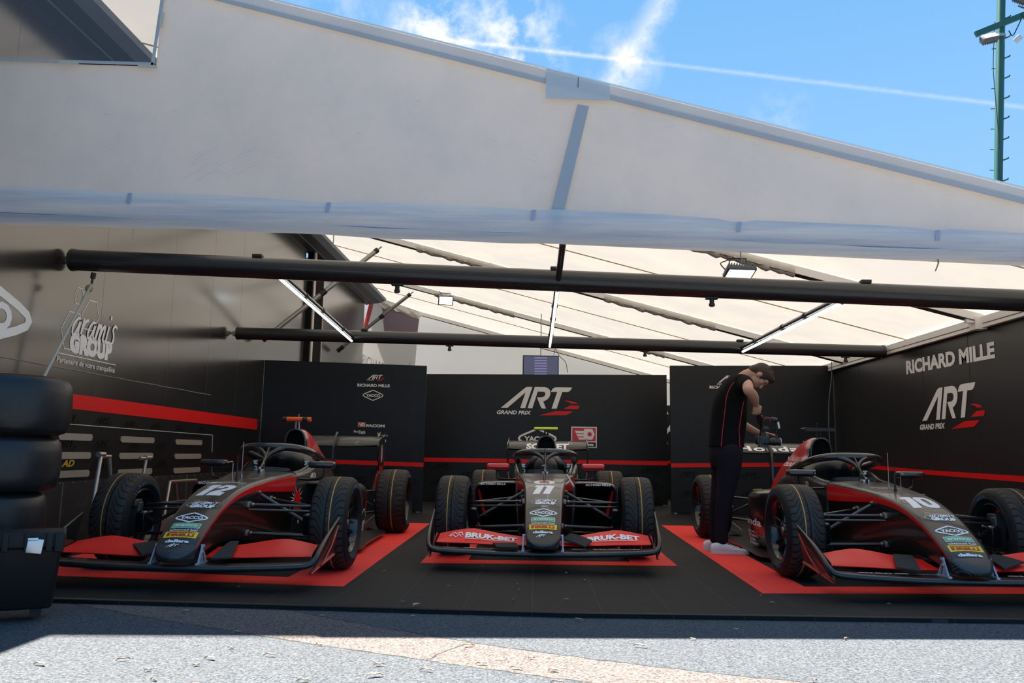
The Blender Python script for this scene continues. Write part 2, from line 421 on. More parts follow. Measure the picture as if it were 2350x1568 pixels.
# ------------------------------------------------------------------ material library
WHITE = M('sign_white', (.80,.78,.74), .5); PWHITE = M('paint_white', (.82,.82,.82), .35)
RED = M('sign_red', (.72,.012,.012), .35, spec=.3); DRED = M('sign_dark_red', (.60,.03,.06), .4)
BLACK = M('matt_black', (.012,.012,.013), .5); DBLACK = M('deep_black', (.002,.002,.002), .8, spec=.1)
GHOST = M('ghost_black', (.0035,.0035,.0035), .5, spec=.22)
GREEN = M('label_green', (.10,.42,.16), .4); YEL = M('label_yellow', (.9,.62,.02), .4); LRED = M('label_red', (.55,.02,.01), .4)
STEEL = M('brushed_steel', (.42,.39,.35), .38, metal=.9); ALU = M('aluminium_profile', (.78,.75,.70), .5, metal=.1)
LBLUE = M('pale_blue_bracket', (.42,.46,.52), .4, metal=.5)
RUBBERD = M('rubber_plain', (.022,.022,.024), .55)

def mat_carbon(name, base, rough=.22, sc=260.0, amt=.5):
    m = M(name, base, rough, metal=.0, coat=.25, spec=.5); nt = m.node_tree; tc = nd(nt, 'ShaderNodeTexCoord')
    s = nd(nt, 'ShaderNodeSeparateXYZ'); nt.links.new(tc.outputs['Object'], s.inputs[0])
    a = mth(nt, 'ADD', s.outputs[0], mth(nt, 'ADD', s.outputs[1], s.outputs[2]))
    w = mth(nt, 'SINE', mth(nt, 'MULTIPLY', a, sc)); r = ramp(m, w, -.6, .6)
    setcol(m, mixc(nt, r, tuple(c*(1-amt) for c in base), tuple(c*(1+amt*2) for c in base))); return m
CARBON = mat_carbon('carbon_twill', (.014,.0138,.0135), .34, 420.0, .7)
BODY = M('graphite_paint', (.023,.0215,.0195), .34, metal=.2, coat=.36, spec=.5)
_n = noise(BODY, 60, 6); bump(BODY, _n, .015, .002)
BODYB = M('gloss_black_paint', (.006,.006,.0065), .28, coat=.35)
CRED = M('gloss_red_paint', (.62,.009,.010), .28, coat=.35)
WRED = M('wing_red_paint', (.90,.012,.009), .42, spec=.35)
PAD = M('dark_foam', (.034,.034,.032), .85, spec=.2)

def mat_asphalt():
    m = M('asphalt', (.2,.2,.21), .9, spec=.2); nt = m.node_tree; tc = nd(nt, 'ShaderNodeTexCoord'); s = nd(nt, 'ShaderNodeSeparateXYZ')
    nt.links.new(tc.outputs['Object'], s.inputs[0]); X, Y = s.outputs[0], s.outputs[1]
    g = noise(m, 85, 3, .75); g2 = noise(m, 5, 5, .6); g3 = noise(m, 300, 2, .5)
    base = mixc(nt, ramp(m, g, .36, .64), (.022,.026,.033), (.125,.135,.145))
    base = mixc(nt, mth(nt, 'MULTIPLY', ramp(m, g2, .4, .75), .35), base, (.07,.073,.076))
    pink = mixc(nt, ramp(m, g, .36, .64), (.045,.036,.033), (.21,.175,.16))
    # the relaid strip crosses the ground on a slant
    wob = mth(nt, 'MULTIPLY', mth(nt, 'SUBTRACT', noise(m, 9, 4), .5), .06)
    X2 = mth(nt, 'MULTIPLY', X, X); Yw = mth(nt, 'ADD', Y, wob)
    up = mth(nt, 'SUBTRACT', mth(nt, 'SUBTRACT', mth(nt, 'ADD', mth(nt, 'MULTIPLY', X2, .09), 3.91), mth(nt, 'MULTIPLY', X, .47)), Yw)
    lo = mth(nt, 'SUBTRACT', Yw, mth(nt, 'SUBTRACT', mth(nt, 'ADD', mth(nt, 'MULTIPLY', X2, .028), 3.50), mth(nt, 'MULTIPLY', X, .40)))
    st = mth(nt, 'MULTIPLY', mth(nt, 'GREATER_THAN', up, 0.0), mth(nt, 'GREATER_THAN', lo, 0.0))
    col = mixc(nt, st, base, pink)
    e = mth(nt, 'MINIMUM', mth(nt, 'ABSOLUTE', up), mth(nt, 'ABSOLUTE', lo))
    c = mth(nt, 'LESS_THAN', e, mth(nt, 'MULTIPLY', noise(m, 14, 3), .012))
    dd = mth(nt, 'ABSOLUTE', mth(nt, 'SUBTRACT', mth(nt, 'ADD', mth(nt, 'MULTIPLY', Y, -.46), mth(nt, 'ADD', X, wob)), -2.171))
    c2 = mth(nt, 'MULTIPLY', mth(nt, 'LESS_THAN', dd, .006), st)
    col = mixc(nt, mth(nt, 'MAXIMUM', c, c2), col, (.03,.03,.03))
    setcol(m, col); bump(m, mth(nt, 'ADD', g, mth(nt, 'MULTIPLY', g3, .4)), .55, .006); return m
def mat_tiles(name, col, line, edge=.3, groove=True):
    """ribbed plastic floor tiles"""
    m = M(name, col, .7, spec=.2); nt = m.node_tree; tc = nd(nt, 'ShaderNodeTexCoord'); s = nd(nt, 'ShaderNodeSeparateXYZ')
    nt.links.new(tc.outputs['Object'], s.inputs[0]); X, Y = s.outputs[0], s.outputs[1]
    def near(c, per, w):
        f = mth(nt, 'FRACT', mth(nt, 'ADD', mth(nt, 'DIVIDE', c, per), 100.5)); return mth(nt, 'LESS_THAN', mth(nt, 'ABSOLUTE', mth(nt, 'SUBTRACT', f, .5)), w/per)
    seam = mth(nt, 'MAXIMUM', near(X, .4, .0022), near(Y, .4, .0022))
    rib = mth(nt, 'ADD', mth(nt, 'MULTIPLY', mth(nt, 'SINE', mth(nt, 'MULTIPLY', X, 330)), .5), .5)
    g = noise(m, 3.5, 6, .65); g2 = noise(m, 60, 3, .6)
    c = mixc(nt, mth(nt, 'MULTIPLY', ramp(m, g, .35, .8), .55), col, tuple(min(1, x*1.4+.004) for x in col))
    c = mixc(nt, mth(nt, 'MULTIPLY', ramp(m, g2, .62, .8), .4), c, tuple(x*1.4+.006 for x in col))
    c = mixc(nt, mth(nt, 'MULTIPLY', seam, .8), c, line); setcol(m, c)
    bump(m, mth(nt, 'SUBTRACT', rib, mth(nt, 'MULTIPLY', seam, 3.0)), .35, .0015); return m
ASPH = mat_asphalt()
FLOORM = mat_tiles('black_floor_tile', (.0085,.0083,.0082), (.05,.05,.05))
REDM = mat_tiles('red_floor_tile', (.86,.045,.036), (.40,.01,.01))
def mat_panel(name, col, rough, metal, seam_axis=None, seams=(), spec=.5):
    m = M(name, col, rough, metal=metal, spec=spec); g = noise(m, 1.2, 5, .6, stretch=(1, 1, .25)); g2 = noise(m, 30, 4, .6)
    nt = m.node_tree
    setrough(m, mth(nt, 'ADD', mth(nt, 'MULTIPLY', g, .10), rough-.05)); return m
TRUCKM = mat_panel('truck_side_panel', (.19,.182,.170), .19, .92)
WALLM = mat_panel('black_gloss_wall', (.075,.072,.070), .30, .75)
DISPM = mat_panel('display_board_black', (.0082,.0090,.0105), .40, .0, spec=.36)
SKIRTM = M('dark_plastic_skirt', (.02,.02,.02), .5)
_g = noise(SKIRTM, 9, 6, .7); setcol(SKIRTM, mixc(SKIRTM.node_tree, ramp(SKIRTM, _g, .55, .8), (.015,.015,.016), (.06,.058,.055)))
SEAM = M('seam_dark', (.006,.006,.006), .6)
ROOFM = fabric('roof_cloth', (.80,.77,.73), .40, (.335,.31,.28), dirt=.35, dirtcol=(.62,.54,.43))
GABLEM = fabric('gable_cloth', (.86,.82,.78), .52, (.95,.86,.77), dirt=.28, dirtcol=(.62,.60,.59), streak=(1, 1, 1))
HEMM = fabric('gable_hem_cloth', (.66,.64,.63), .36, (.6,.56,.53), dirt=.3, dirtcol=(.50,.50,.52))
PATCHM = fabric('patch_cloth', (.78,.77,.76), .36, (.7,.66,.63), dirt=.3, dirtcol=(.66,.67,.68))
STRUTSHM = fabric('strut_shadow_cloth', (.56,.56,.58), .28, (.5,.48,.46), dirt=.25, dirtcol=(.45,.48,.52))
VALM = fabric('valance_film', (.86,.83,.80), .48, (.92,.86,.80), dirt=.85, dirtcol=(.52,.57,.68), streak=(.35, 1, 7.0))
VALM2 = fabric('valance_hem_film', (.86,.83,.79), .48, (.92,.86,.80), dirt=.9, dirtcol=(.52,.57,.68), streak=(.25, 1, 9.0))
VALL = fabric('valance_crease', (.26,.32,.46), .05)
SLEEVE = fabric('beam_sleeve_cloth', (.80,.75,.66), .25, (.6,.55,.45), dirt=.4, dirtcol=(.55,.50,.42))
BACKW = fabric('back_wall_cloth', (.88,.88,.88), .45, (.60,.59,.58), dirt=.10, dirtcol=(.7,.68,.66))
TAPE = M('beige_tape', (.66,.52,.36), .7)
GLASSM = M('clear_film', (.15,.17,.19), .08, alpha=.12, spec=.3)

# ------------------------------------------------------------------ ground and floor
XL, XR = -4.15, 4.75       # inner faces of the trailer side and the right hand wall
def quadgrid(name, P, nu, nv, mat, parent=None):
    P = [Vector(p) for p in P]; vs = []; fs = []
    for j in range(nv+1):
        for i in range(nu+1):
            u, v = i/nu, j/nv; vs.append((P[0]*(1-u)+P[1]*u)*(1-v)+(P[3]*(1-u)+P[2]*u)*v)
    for j in range(nv):
        for i in range(nu): a = j*(nu+1)+i; fs.append((a, a+1, a+nu+2, a+nu+1))
    m = MB(); m.add(vs, fs, 0, True); return m.build(name, mat, parent, fixn=False)
g = MB().add([(-60,-25,-.02),(90,-25,-.02),(90,140,-.02),(-60,140,-.02)], [(0,1,2,3)]).build('ground', ASPH, fixn=False); struct(g, 'grey asphalt ground with a paler slanting strip in front of the tent')
f = MB(); f.prism([(XL,4.82,-.02),(.2,4.70,-.02),(XR+.1,4.92,-.02),(XR+.1,21,-.02),(XL,21,-.02)], (0,0,.02)); f = f.build('floor', FLOORM); struct(f, 'black interlocking plastic tile floor of the garage')
e = MB(); e.prism([(XL,4.82,.0005),(.2,4.70,.0005),(.2,4.745,.0005),(XL,4.865,.0005)], (0,0,.004)); e.prism([(.2,4.70,.0005),(XR+.1,4.92,.0005),(XR+.1,4.965,.0005),(.2,4.745,.0005)], (0,0,.004))
struct(e.build('trim_1', M('floor_edge_strip', (.008,.008,.009), .7)), 'black edging strip along the front of the tile floor')
def frame(label, outer, inner):
    """flat U of red tiles: outer and inner outlines run back-left, front-left, front-right, back-right"""
    b = MB(); z = .002; n = len(outer)
    b.add([(x,y,z) for x,y in outer]+[(x,y,z) for x,y in inner]+[(x,y,-.004) for x,y in outer]+[(x,y,-.004) for x,y in inner],
          [(i, i+1, i+1+n, i+n) for i in range(n-1)]+[(i+2*n, i+1+2*n, i+1, i) for i in range(n-1)]+[(i+n, i+1+n, i+1+3*n, i+3*n) for i in range(n-1)], 0)
    o = b.build('red_floor_border', REDM, loc=(0,0,.001)); tag(o, label, 'floor marking', 'red tile borders around the race cars'); return o
frame('red tile border on the floor around the car numbered 12', [(-3.75,10.3),(-3.75,5.66),(-1.25,5.44),(-1.30,10.3)], [(-3.30,10.3),(-3.30,5.93),(-1.72,5.78),(-1.74,10.3)])
frame('red tile border on the floor around the car numbered 11', [(-.97,11.0),(-.91,6.655),(1.183,6.80),(1.22,11.0)], [(-.56,11.0),(-.54,6.90),(.82,7.0),(.84,11.0)])
frame('red tile border on the floor around the car numbered 10', [(1.66,10.7),(1.52,5.54),(4.25,5.86),(4.25,10.7)], [(2.06,10.7),(1.90,5.86),(3.85,6.10),(3.85,10.7)])

# ------------------------------------------------------------------ tent
ZR = lambda x: 3.66-.26*x
YG = 5.5
roof = quadgrid('ceiling', [(XL-.3,YG,ZR(XL-.3)),(XR+.25,YG,ZR(XR+.25)),(XR+.25,20.42,ZR(XR+.25)),(XL-.3,20.42,ZR(XL-.3))], 6, 10, ROOFM); struct(roof, 'cream translucent cloth roof of the tent')
# long seams of the roof cloth
sm = MB()
for yy in (6.9, 10.3, 14.2, 18.0): sm.tube([(XL,yy,ZR(XL)-.012),(XR,yy,ZR(XR)-.012)], .008, 0, 6)
lab(sm.build('roof_seam', M('seam_tan', (.55,.42,.26), .8), roof), 'tan stitched seams across the roof cloth')
k = 1
for yy in (8.5, 12.3, 16.2, 20.0):
    k += 1; b = MB(); xa, xb = XL+.2, XR-.05; dz = -.10
    b.prism([(xa,yy-.05,ZR(xa)-.015),(xb,yy-.05,ZR(xb)-.015),(xb,yy-.05,ZR(xb)+dz),(xa,yy-.05,ZR(xa)+dz)], (0,.1,0))
    b.prism([(xa,yy-.055,ZR(xa)+dz),(xb,yy-.055,ZR(xb)+dz),(xb,yy-.055,ZR(xb)+dz-.006),(xa,yy-.055,ZR(xa)+dz-.006)], (0,.11,0), 1)
    o = b.build('trim_%d' % k, [ALU, M('dark_gap', (.05,.045,.04), .7)]); struct(o, 'aluminium roof rafter sloping down to the right')
    # cloth sleeves wrapped round parts of the rafter
    for (x0, x1) in {8.5: ((1.5,2.75),), 12.3: ((-1.9,-.35), (1.05,2.75)), 16.2: ((-2.1,-.45), (1.25,2.6)), 20.0: ()}[yy]:
        sv = MB(); rr = []; n = 26
        for i in range(n+1):
            x = x0+(x1-x0)*i/n; c = Vector((x, yy, ZR(x)-.065)); w = .012*sin(i*2.3)+.008*sin(i*5.1)
            rr.append([c+Vector((0, cos(a)*(.060+w*.4), sin(a)*(.058+w*.6)-.008*(1+sin(i*1.7))*(1 if sin(a) < 0 else 0))) for a in [2*pi*j/12 for j in range(12)]])
        sv.loft(rr); lab(sv.build('cloth_sleeve', SLEEVE, o), 'crumpled beige cloth wrapped round the rafter')
# eave rail on the right hand wall
k += 1; b = MB(); b.box((XR-.03, 13.6, 2.365), (.10, 16.8, .07)); b.box((XR-.055, 13.6, 2.30), (.05, 16.8, .035)); struct(b.build('trim_%d' % k, ALU), 'aluminium eave rail above the right wall')
for yy in (8.5,):
    b = MB(); b.box((XR-.09, yy, 2.33), (.12,.13,.13)); b.box((XR-.12, yy-.02, 2.36), (.22,.05,.05)); k += 1; struct(b.build('trim_%d' % k, ALU), 'bracket joining rafter and eave rail')
# front gable sheet, hem, patch, painted strut shadow, window
ZG = lambda x: 3.645-.262*x
ZB = lambda x: 2.75-.018*(x+3.9)*1.8 if False else 2.731-(x+3.893)*.0388
gb = MB(); n = 34; vs = []; fs = []; x0, x1 = -5.6, 4.95
for i in range(n+1):
    x = x0+(x1-x0)*i/n; top = ZG(x); bot = ZB(x)-.22
    for j in range(9):
        t = j/8; vs.append((x, YG+.018*sin(x*2.1+t*3)*sin(pi*t)*max(0, min(1, x+2.8)), bot+(top-bot)*t))
xc = [-5.6,-5.2,-4.8,-4.4,-4.0,-3.7,-3.4,-3.1,-2.82]; vs2 = []; zw = lambda x: 3.668+(-2.838-x)*.0292
for i in range(n):
    for j in range(8):
        a = i*9+j
        if vs[a][0] >= -2.83 or vs[a+9][0] >= -2.83: 
            if vs[a][0] >= -2.83: fs.append((a, a+9, a+10, a+1))
# below and beside the window opening
first = min(i for i in range(n+1) if vs[i*9][0] >= -2.83); o_ = len(vs)
for x in xc:
    for j in range(5): vs.append((x, YG, ZB(x)-.22+(zw(x)-ZB(x)+.22)*j/4))
for i in range(len(xc)-1):
    for j in range(4): a = o_+i*5+j; fs.append((a, a+5, a+6, a+1))
o2 = len(vs); vs += [(-2.82, YG, z) for z in (ZB(-2.82)-.22, zw(-2.82), ZG(-2.82))]; q = first*9; vs += [(vs[q][0], vs[q][1], z) for z in (vs[q][2], zw(-2.82), vs[q+8][2])]
fs += [(o2, o2+3, o2+4, o2+1), (o2+1, o2+4, o2+5, o2+2)]
# opening of the left window stays part of the sheet; the window is sewn on its front
gable = gb.add(vs, fs, 0, True).build('wall_front', GABLEM, fixn=False); struct(gable, 'large translucent white gable sheet hanging above the open front of the tent')
def strip(name, pts, mat, parent, y=YG-.012, th=.004, label=None):
    b = MB(); b.prism([(p[0], y, p[1]) for p in pts], (0, th, 0)); o = b.build(name, mat, parent)
    if label: lab(o, label)
    return o
strip('top_hem', [(-2.80,ZG(-2.80)+.012),(x1,ZG(x1)+.012),(x1,ZG(x1)-.10),(-2.80,ZG(-2.80)-.10)], HEMM, gable, YG-.03, label='darker hem along the sloping top edge')
strip('edge_cord', [(x0,ZG(x0)+.022),(x1,ZG(x1)+.022),(x1,ZG(x1)+.010),(x0,ZG(x0)+.010)], M('cord_white', (.8,.8,.8), .7), gable, YG-.036)
pt = strip('repair_patch', [(.047,3.645),(.505,3.52),(.505,3.402),(.047,3.420)], PATCHM, gable, YG-.04, label='pale blue-grey rectangular patch on the top hem')
strip('patch_seam', [(.278,3.575),(.282,3.575),(.280,3.50),(.276,3.50)], SEAM, pt, YG-.042, .001)
strip('strap_or_strut_shadow', [(.276,3.378),(.358,3.364),(.19,2.6),(.160,2.45),(.067,2.449),(.096,2.6)], STRUTSHM, gable, YG-.026, label='slanting blue-grey band on the gable sheet, painted shadow of a strut behind it')  # shadow of a strut behind the cloth, painted as a darker band
rnd = random.Random(21); s = Sheet(); SCUFF = fabric('scuff_grey', (.66,.63,.61), .42)
for i in range(16):
    x, z = rnd.uniform(-2.55,-2.05), rnd.uniform(2.78,3.02); L_ = rnd.uniform(.06,.20); s.line([(x, z), (x+L_*.4, z+L_*.28), (x+L_*.75, z+L_*.40)], rnd.uniform(.001,.0025), SCUFF, lift=i*.2)
for i in range(26):
    x, z = rnd.uniform(-3.6,3.0), rnd.uniform(2.8,3.4); z = min(z, ZG(x)-.15); L_ = rnd.uniform(.02,.07); s.line([(x, z), (x+L_, z+rnd.uniform(-.02,.02))], .002, SCUFF, lift=i*.1)
s.lay('scuff_marks', lambda u, v, d: Vector((u, YG-.020-d, v)), gable)
# valance film with a scalloped top edge, folded hem below
V = [(-5.6,2.79),(-4.6,2.745),(-3.893,2.731),(-3.2,2.705),(-2.98,2.692),(-2.896,2.678),(-2.8,2.690),(-2.3,2.678),(-1.9,2.655),(-1.472,2.622),(-1.35,2.638),(-.7,2.618),(-.2,2.600),(-.027,2.580),(.1,2.594),(.8,2.565),(1.25,2.535),(1.394,2.506),(1.5,2.525),(2.3,2.50),(2.65,2.480),(2.745,2.460),(2.85,2.478),(3.368,2.449),(4.95,2.39)]
ZV = lambda x: 2.461-(x+3.864)*.0305
vb = MB(); vs = []; fs = []; NN = 5
xs = [V[0][0]+(V[-1][0]-V[0][0])*i/120 for i in range(121)]
def vtop(x):
    for a, b in zip(V, V[1:]):
        if a[0] <= x <= b[0]: return a[1]+(b[1]-a[1])*(x-a[0])/(b[0]-a[0])
    return V[-1][1]
for x in xs:
    for j in range(NN+1):
        t = j/NN; z = (ZV(x)+.055)*(1-t)+vtop(x)*t; vs.append((x, YG-.045-.02*sin(t*pi)*(1+.5*sin(x*3.3)), z))
for i in range(120):
    for j in range(NN): a = i*(NN+1)+j; fs.append((a, a+NN+1, a+NN+2, a+1))
val = vb.add(vs, fs, 0, True).build('valance', VALM, gable, fixn=False); lab(val, 'bluish see-through film band along the lower edge of the gable')
vb = MB(); vs = []; fs = []
for x in xs:
    w = .006*sin(x*2.2)+.004*sin(x*7.1)
    for j in range(6):
        a = pi*(.5+j/5); vs.append((x, YG-.045-.03*cos(a-pi/2)*.8-.03, ZV(x)+.03+.03*sin(a)+w))
for i in range(120):
    for j in range(5): a = i*6+j; fs.append((a, a+6, a+7, a+1))
o = vb.add(vs, fs, 0, True).build('valance_hem', VALM2, gable, fixn=False); lab(o, 'rolled bottom hem of the film band')
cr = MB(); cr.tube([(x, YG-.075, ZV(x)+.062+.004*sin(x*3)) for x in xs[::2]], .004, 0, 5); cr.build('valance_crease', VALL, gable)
tb = MB()
for x in (-2.896,-1.472,-.027,1.394,2.745): tb.prism([(x-.014,YG-.078,vtop(x)-.002),(x+.016,YG-.078,vtop(x)-.002),(x+.006,YG-.078,vtop(x)-.075),(x-.022,YG-.078,vtop(x)-.075)], (0,.004,0))
lab(tb.build('valance_tabs', fabric('tab_cloth', (.38,.43,.52), .05), gable), 'small blue fastening tabs')
for x, s in ((-2.88,0),(-1.44,0),(1.41,.01),(2.76,-.02)):
    z = ZV(x); b = MB(); b.tube([(x, YG-.02, z+.03),(x+.003, YG-.02, z-.02),(x+s, YG-.02, z-.075)], .012, 0, 8, flat=(1,.2)); b.build('strap_or_strut_shadow', M('strap_grey', (.36,.34,.31), .7), gable)
# window panel top left: mesh pane, white folded flap, tapes
WINM = M('window_film', (.25,.26,.28), .6, alpha=.18, spec=.1)
win = struct(strip('window_1', [(-5.5,3.76),(-3.997,3.702),(-2.838,3.668),(-2.798,4.195),(-2.79,4.39),(-5.5,5.1)], WINM, None, YG-.03, .002), 'see-through film window in the upper left of the gable sheet')
strip('window_edge', [(-5.5,3.775),(-3.997,3.717),(-2.825,3.683),(-2.825,3.660),(-3.997,3.695),(-5.5,3.75)], HEMM, win, YG-.034, .002); strip('window_edge', [(-2.845,3.66),(-2.812,4.195),(-2.80,4.38),(-2.775,4.38),(-2.785,4.195),(-2.82,3.66)], HEMM, win, YG-.034, .002)
for q in ([(-3.525,3.692),(-3.375,3.688),(-3.375,3.660),(-3.525,3.664)],[(-2.935,3.662),(-2.79,3.656),(-2.79,3.632),(-2.935,3.638)],[(-2.795,4.07),(-2.768,4.07),(-2.775,3.955),(-2.802,3.957)]):
    strip('tape', q, TAPE, win, YG-.046, .002, label='beige tape strip')
# right wall
wr = MB(); wr.box((XR+.04, 13.2, 1.16), (.08, 16.4, 2.32)); wr = struct(wr.build('wall_right', WALLM), 'glossy black right hand wall with sponsor lettering')
b = MB()
for yy in (7.0,8.89,9.95,11.88,12.6): b.box((XR-.0005, yy, 1.16), (.002,.008,2.32))
lab(b.build('panel_seam', SEAM, wr), 'dark vertical joints between wall panels')
def xstripe(name, parent, mat, x, pts):
    b = MB(); b.prism([(x, y, z) for y, z in pts], (-.003, 0, 0)); return b.build(name, mat, parent)
lab(xstripe('red_stripe', wr, RED, XR, [(13.05,.851),(10.28,.781),(8.045,.758),(5.2,.73),(5.2,.665),(8.05,.700),(10.28,.730),(13.05,.801)]), 'red line along the black wall')
s = Sheet(); s.text('RICHARD MILLE', 0, 0, .172, WHITE, w=1.995, bold=.045)
s.lay('wall_lettering', flatmap((XR-.002,10.375,1.99),(0,-1,-.012),(0,0,1)), wr)
art_logo(WHITE, RED).lay('team_logo', flatmap((XR-.002,10.02,1.372),(0,-.375,.0),(0,.02,.372)), wr)
# back wall of the tent, with the white banner and its prints
bw = MB(); bw.prism([(XL-2.5,20.4,0),(XR+.3,20.4,0),(XR+.3,20.4,ZR(XR)),(XL-2.5,20.4,ZR(XL-2.5))], (0,.03,0)); bw = struct(bw.build('wall_back', BACKW), 'white cloth end wall of the tent')
# ------------------------------------------------------------------ race trailer forming the left wall
tr = thing('race_trailer', 'tall glossy dark grey race trailer forming the left side of the garage', 'trailer', (-5.4,10,0))
def T(x, y, z): return (x+5.4, y-10, z)
ZT = 4.52
b = MB(); b.box(T(-5.4,7.5,(ZT+1.22)/2), (2.5, 13.0, ZT-1.22)); body = b.build('body', TRUCKM, tr); lab(body, 'glossy grey upper side of the trailer')
b = MB(); b.box(T(-5.4,16.9,(ZT+.6)/2), (2.5, 4.2, ZT-.6)); b.build('rear_body', TRUCKM, tr)
b = MB(); b.box(T(-4.12,14.55,2.9), (.1,.75,3.4)); b.box(T(-4.08,14.3,2.9), (.06,.10,3.4), 1); b.box(T(-4.08,14.95,2.9), (.05,.05,3.4), 2); b.build('door_recess', [DBLACK, M('cream_post', (.62,.57,.48), .6), STEEL], tr)
b = MB(); b.prism([T(-4.20,5.6,4.46),T(-4.13,5.6,4.48),T(-3.84,5.6,4.52),T(-3.84,5.6,4.60),T(-4.20,5.6,4.66)], (0,13.8,0), 1); b.prism([T(-3.84,5.6,4.52),T(-3.72,5.6,4.57),T(-3.70,5.6,4.62),T(-3.84,5.6,4.62)], (0,13.8,0)); b.tube([T(-4.02,5.6,4.50),T(-4.02,19.4,4.50)], .012, 0, 6)
lab(b.build('roof_gutter', [M('gutter_blue', (.16,.18,.22), .5), M('gutter_dark', (.035,.037,.042), .5)], tr), 'dark blue-grey gutter along the trailer roof')
b = MB(); b.box(T(-5.4,7.5,.90), (2.50,13.0,.64)); low = b.build('lower_side', M('lower_black', (.009,.009,.0095), .35, spec=.4), tr); lab(low, 'black lower side with slotted vents')
b = MB(); b.box(T(-5.4,7.5,.30), (2.52,13.0,.56)); 
for i in range(30): b.ell(T(-4.135,6.2+i*.2,.565), (.006,.006,.006), 1, None, 6, 4)
for yy in (7.05,8.35,9.6,10.9): b.box(T(-4.138,yy,.30), (.006,.012,.54), 1)
skirt = b.build('skirt', [SKIRTM, STEEL], tr); lab(skirt, 'scuffed dark plastic skirt with rivets')
b = MB(); b.prism([T(XL,1.5,1.222),T(XL,7.02,1.222),T(XL,11.95,1.178),T(XL,11.95,1.335),T(XL,7.02,1.354),T(XL,1.5,1.37)], (.005,0,0)); lab(b.build('red_stripe', RED, tr), 'broad red stripe along the trailer')
b = MB()
def slot(y0, y1, z, h=.062):
    r = h/2; pts = [(y0+r+r*cos(radians(a)), z+r*sin(radians(a))) for a in range(90, 271, 30)]+[(y1-r+r*cos(radians(a)), z+r*sin(radians(a))) for a in range(-90, 91, 30)]
    bb = MB(); bb.prism([T(XL+.002, y, zz) for y, zz in pts], (.008,0,0)); return bb.build('vent_slot', M('slot_metal', (.42,.38,.32), .45, metal=.5), low)
for z in (.972,.806,.642):
    for y0, y1 in ((6.0,6.5),(6.93,7.47),(7.99,8.71),(9.24,9.98)): slot(y0, y1, z-(y0-7)*.006)
b = MB(); b.tube([T(XL+.004,5.5,1.09),T(XL+.004,7.0,1.083),T(XL+.004,10.3,1.06),T(XL+.004,10.32,.84)], .005, 0, 6); lab(b.build('hatch_outline', M('outline_grey', (.45,.44,.42), .5), low), 'thin pale outline of the hatch')
b = MB()
for yy in (5.9,7.45,8.9,10.0,11.0): b.box(T(XL+.0003,yy,2.9), (.0006,.003,3.3))
b.tube([T(XL,5.0,1.572)]+[T(XL+.002,5.4+i*.25,1.566+.002*sin(i*2.1)) for i in range(20)], .0045, 1, 6)
b.build('panel_seam', [M('seam_soft', (.16,.155,.145), .35, metal=.8), M('crease_grey', (.20,.19,.175), .5)], body)
def tmap(y, z, sy=1.0, sz=1.0, tilt=0): return flatmap(T(XL+.001, y, z), (0, sy, tilt), (0, 0, sz))
s = Sheet(); c6 = [(7.021,2.314),(7.089,2.312),(7.122,2.247),(7.077,2.166),(7.008,2.165),(6.975,2.237)]
s.line([(y-7, z-1.6) for y, z in c6], .007, PWHITE, True)
s.line([(y-7, z-1.6) for y, z in [(7.226,2.236),(7.347,2.237),(7.408,2.098),(7.322,1.963),(7.171,1.961),(7.125,2.096)]], .008, PWHITE, True)
s.line([(y-7, z-1.6) for y, z in [(7.10,1.742),(6.895,1.74),(6.825,1.907),(6.925,2.077),(7.092,2.078),(7.155,1.95)]], .009, PWHITE)
s.text('GROUP', -.03, .137, .175, PWHITE, w=.72, bold=.09); script(s, -.03, .275, .150, .17, .026, PWHITE)
s.rect(-.197, .086, .773, .094, PWHITE); s.text('Partenaire de votre tranquillité', -.20, .012, .052, PWHITE, w=.965, bold=.005)
s.lay('sponsor_lettering', tmap(7, 1.6), body)
y_ = yacco(PWHITE, 1.55, .60, .045); y_.lay('oil_brand_sign', tmap(5.60, 1.895, 1.0, 1.0), body)
gl = art_logo(GHOST, GHOST, True)
for (yy, zz, k) in ((6.93,1.10,.075),(7.5,1.10,.075),(8.03,1.09,.07),(8.6,1.09,.07),(9.2,1.085,.07),(9.8,1.08,.07),(6.92,.875,.078),(7.50,.875,.078),(8.15,.87,.07),(8.75,.87,.07),(7.5,.69,.075),(8.8,.69,.07)):
    gl.lay('tone_on_tone_mark', flatmap(T(XL+.004,yy,zz),(0,k*1.1,0),(0,0,k)), low)
s = Sheet(); s.text('AD', 0, 0, .062, M('mark_gold', (.55,.33,.03), .4), w=.2, bold=.04, shear=.3); s.lay('gold_mark', tmap(7.02,.71), low)
# ------------------------------------------------------------------ display boards behind the cars
def board(label, pts, y, th, seams, stripe, zs=None):
    """pts: x left, x right, top z left, top z right"""
    xa, xb, za, zb = pts; t = thing('display_board', label, 'display panel', ((xa+xb)/2, y, 0)); L = lambda x, z, d=0: (x-(xa+xb)/2, d, z)
    b = MB(); b.prism([L(xa,.012), L(xb,.012), L(xb,zb), L(xa,za)], (0, th, 0)); p = b.build('panel', DISPM, t)
    b = MB()
    for x in seams: b.box(L(x, (za+.01)/2, -.0005), (.006,.002,za-.02))
    b.box(L((xa+xb)/2, .005, th/2), (xb-xa-.1, th*.6, .01))
    b.build('panel_seam', SEAM, p)
    b = MB(); b.prism([L(*stripe[0]), L(*stripe[1]), L(*stripe[2]), L(*stripe[3])], (0,-.003,0)); lab(b.build('red_stripe', RED, t), 'red stripe across the board')
    for x in (xa+.06, xb-.06): b = MB(); b.box(L(x,.008,th/2), (.05,.10,.016)); b.tube([L(x,.01,th+.02), L(x,.5,th+.02)], .012, 0, 8); b.build('foot', STEEL, t)
    return t, L, p
gl2 = art_logo(GHOST, GHOST, True)
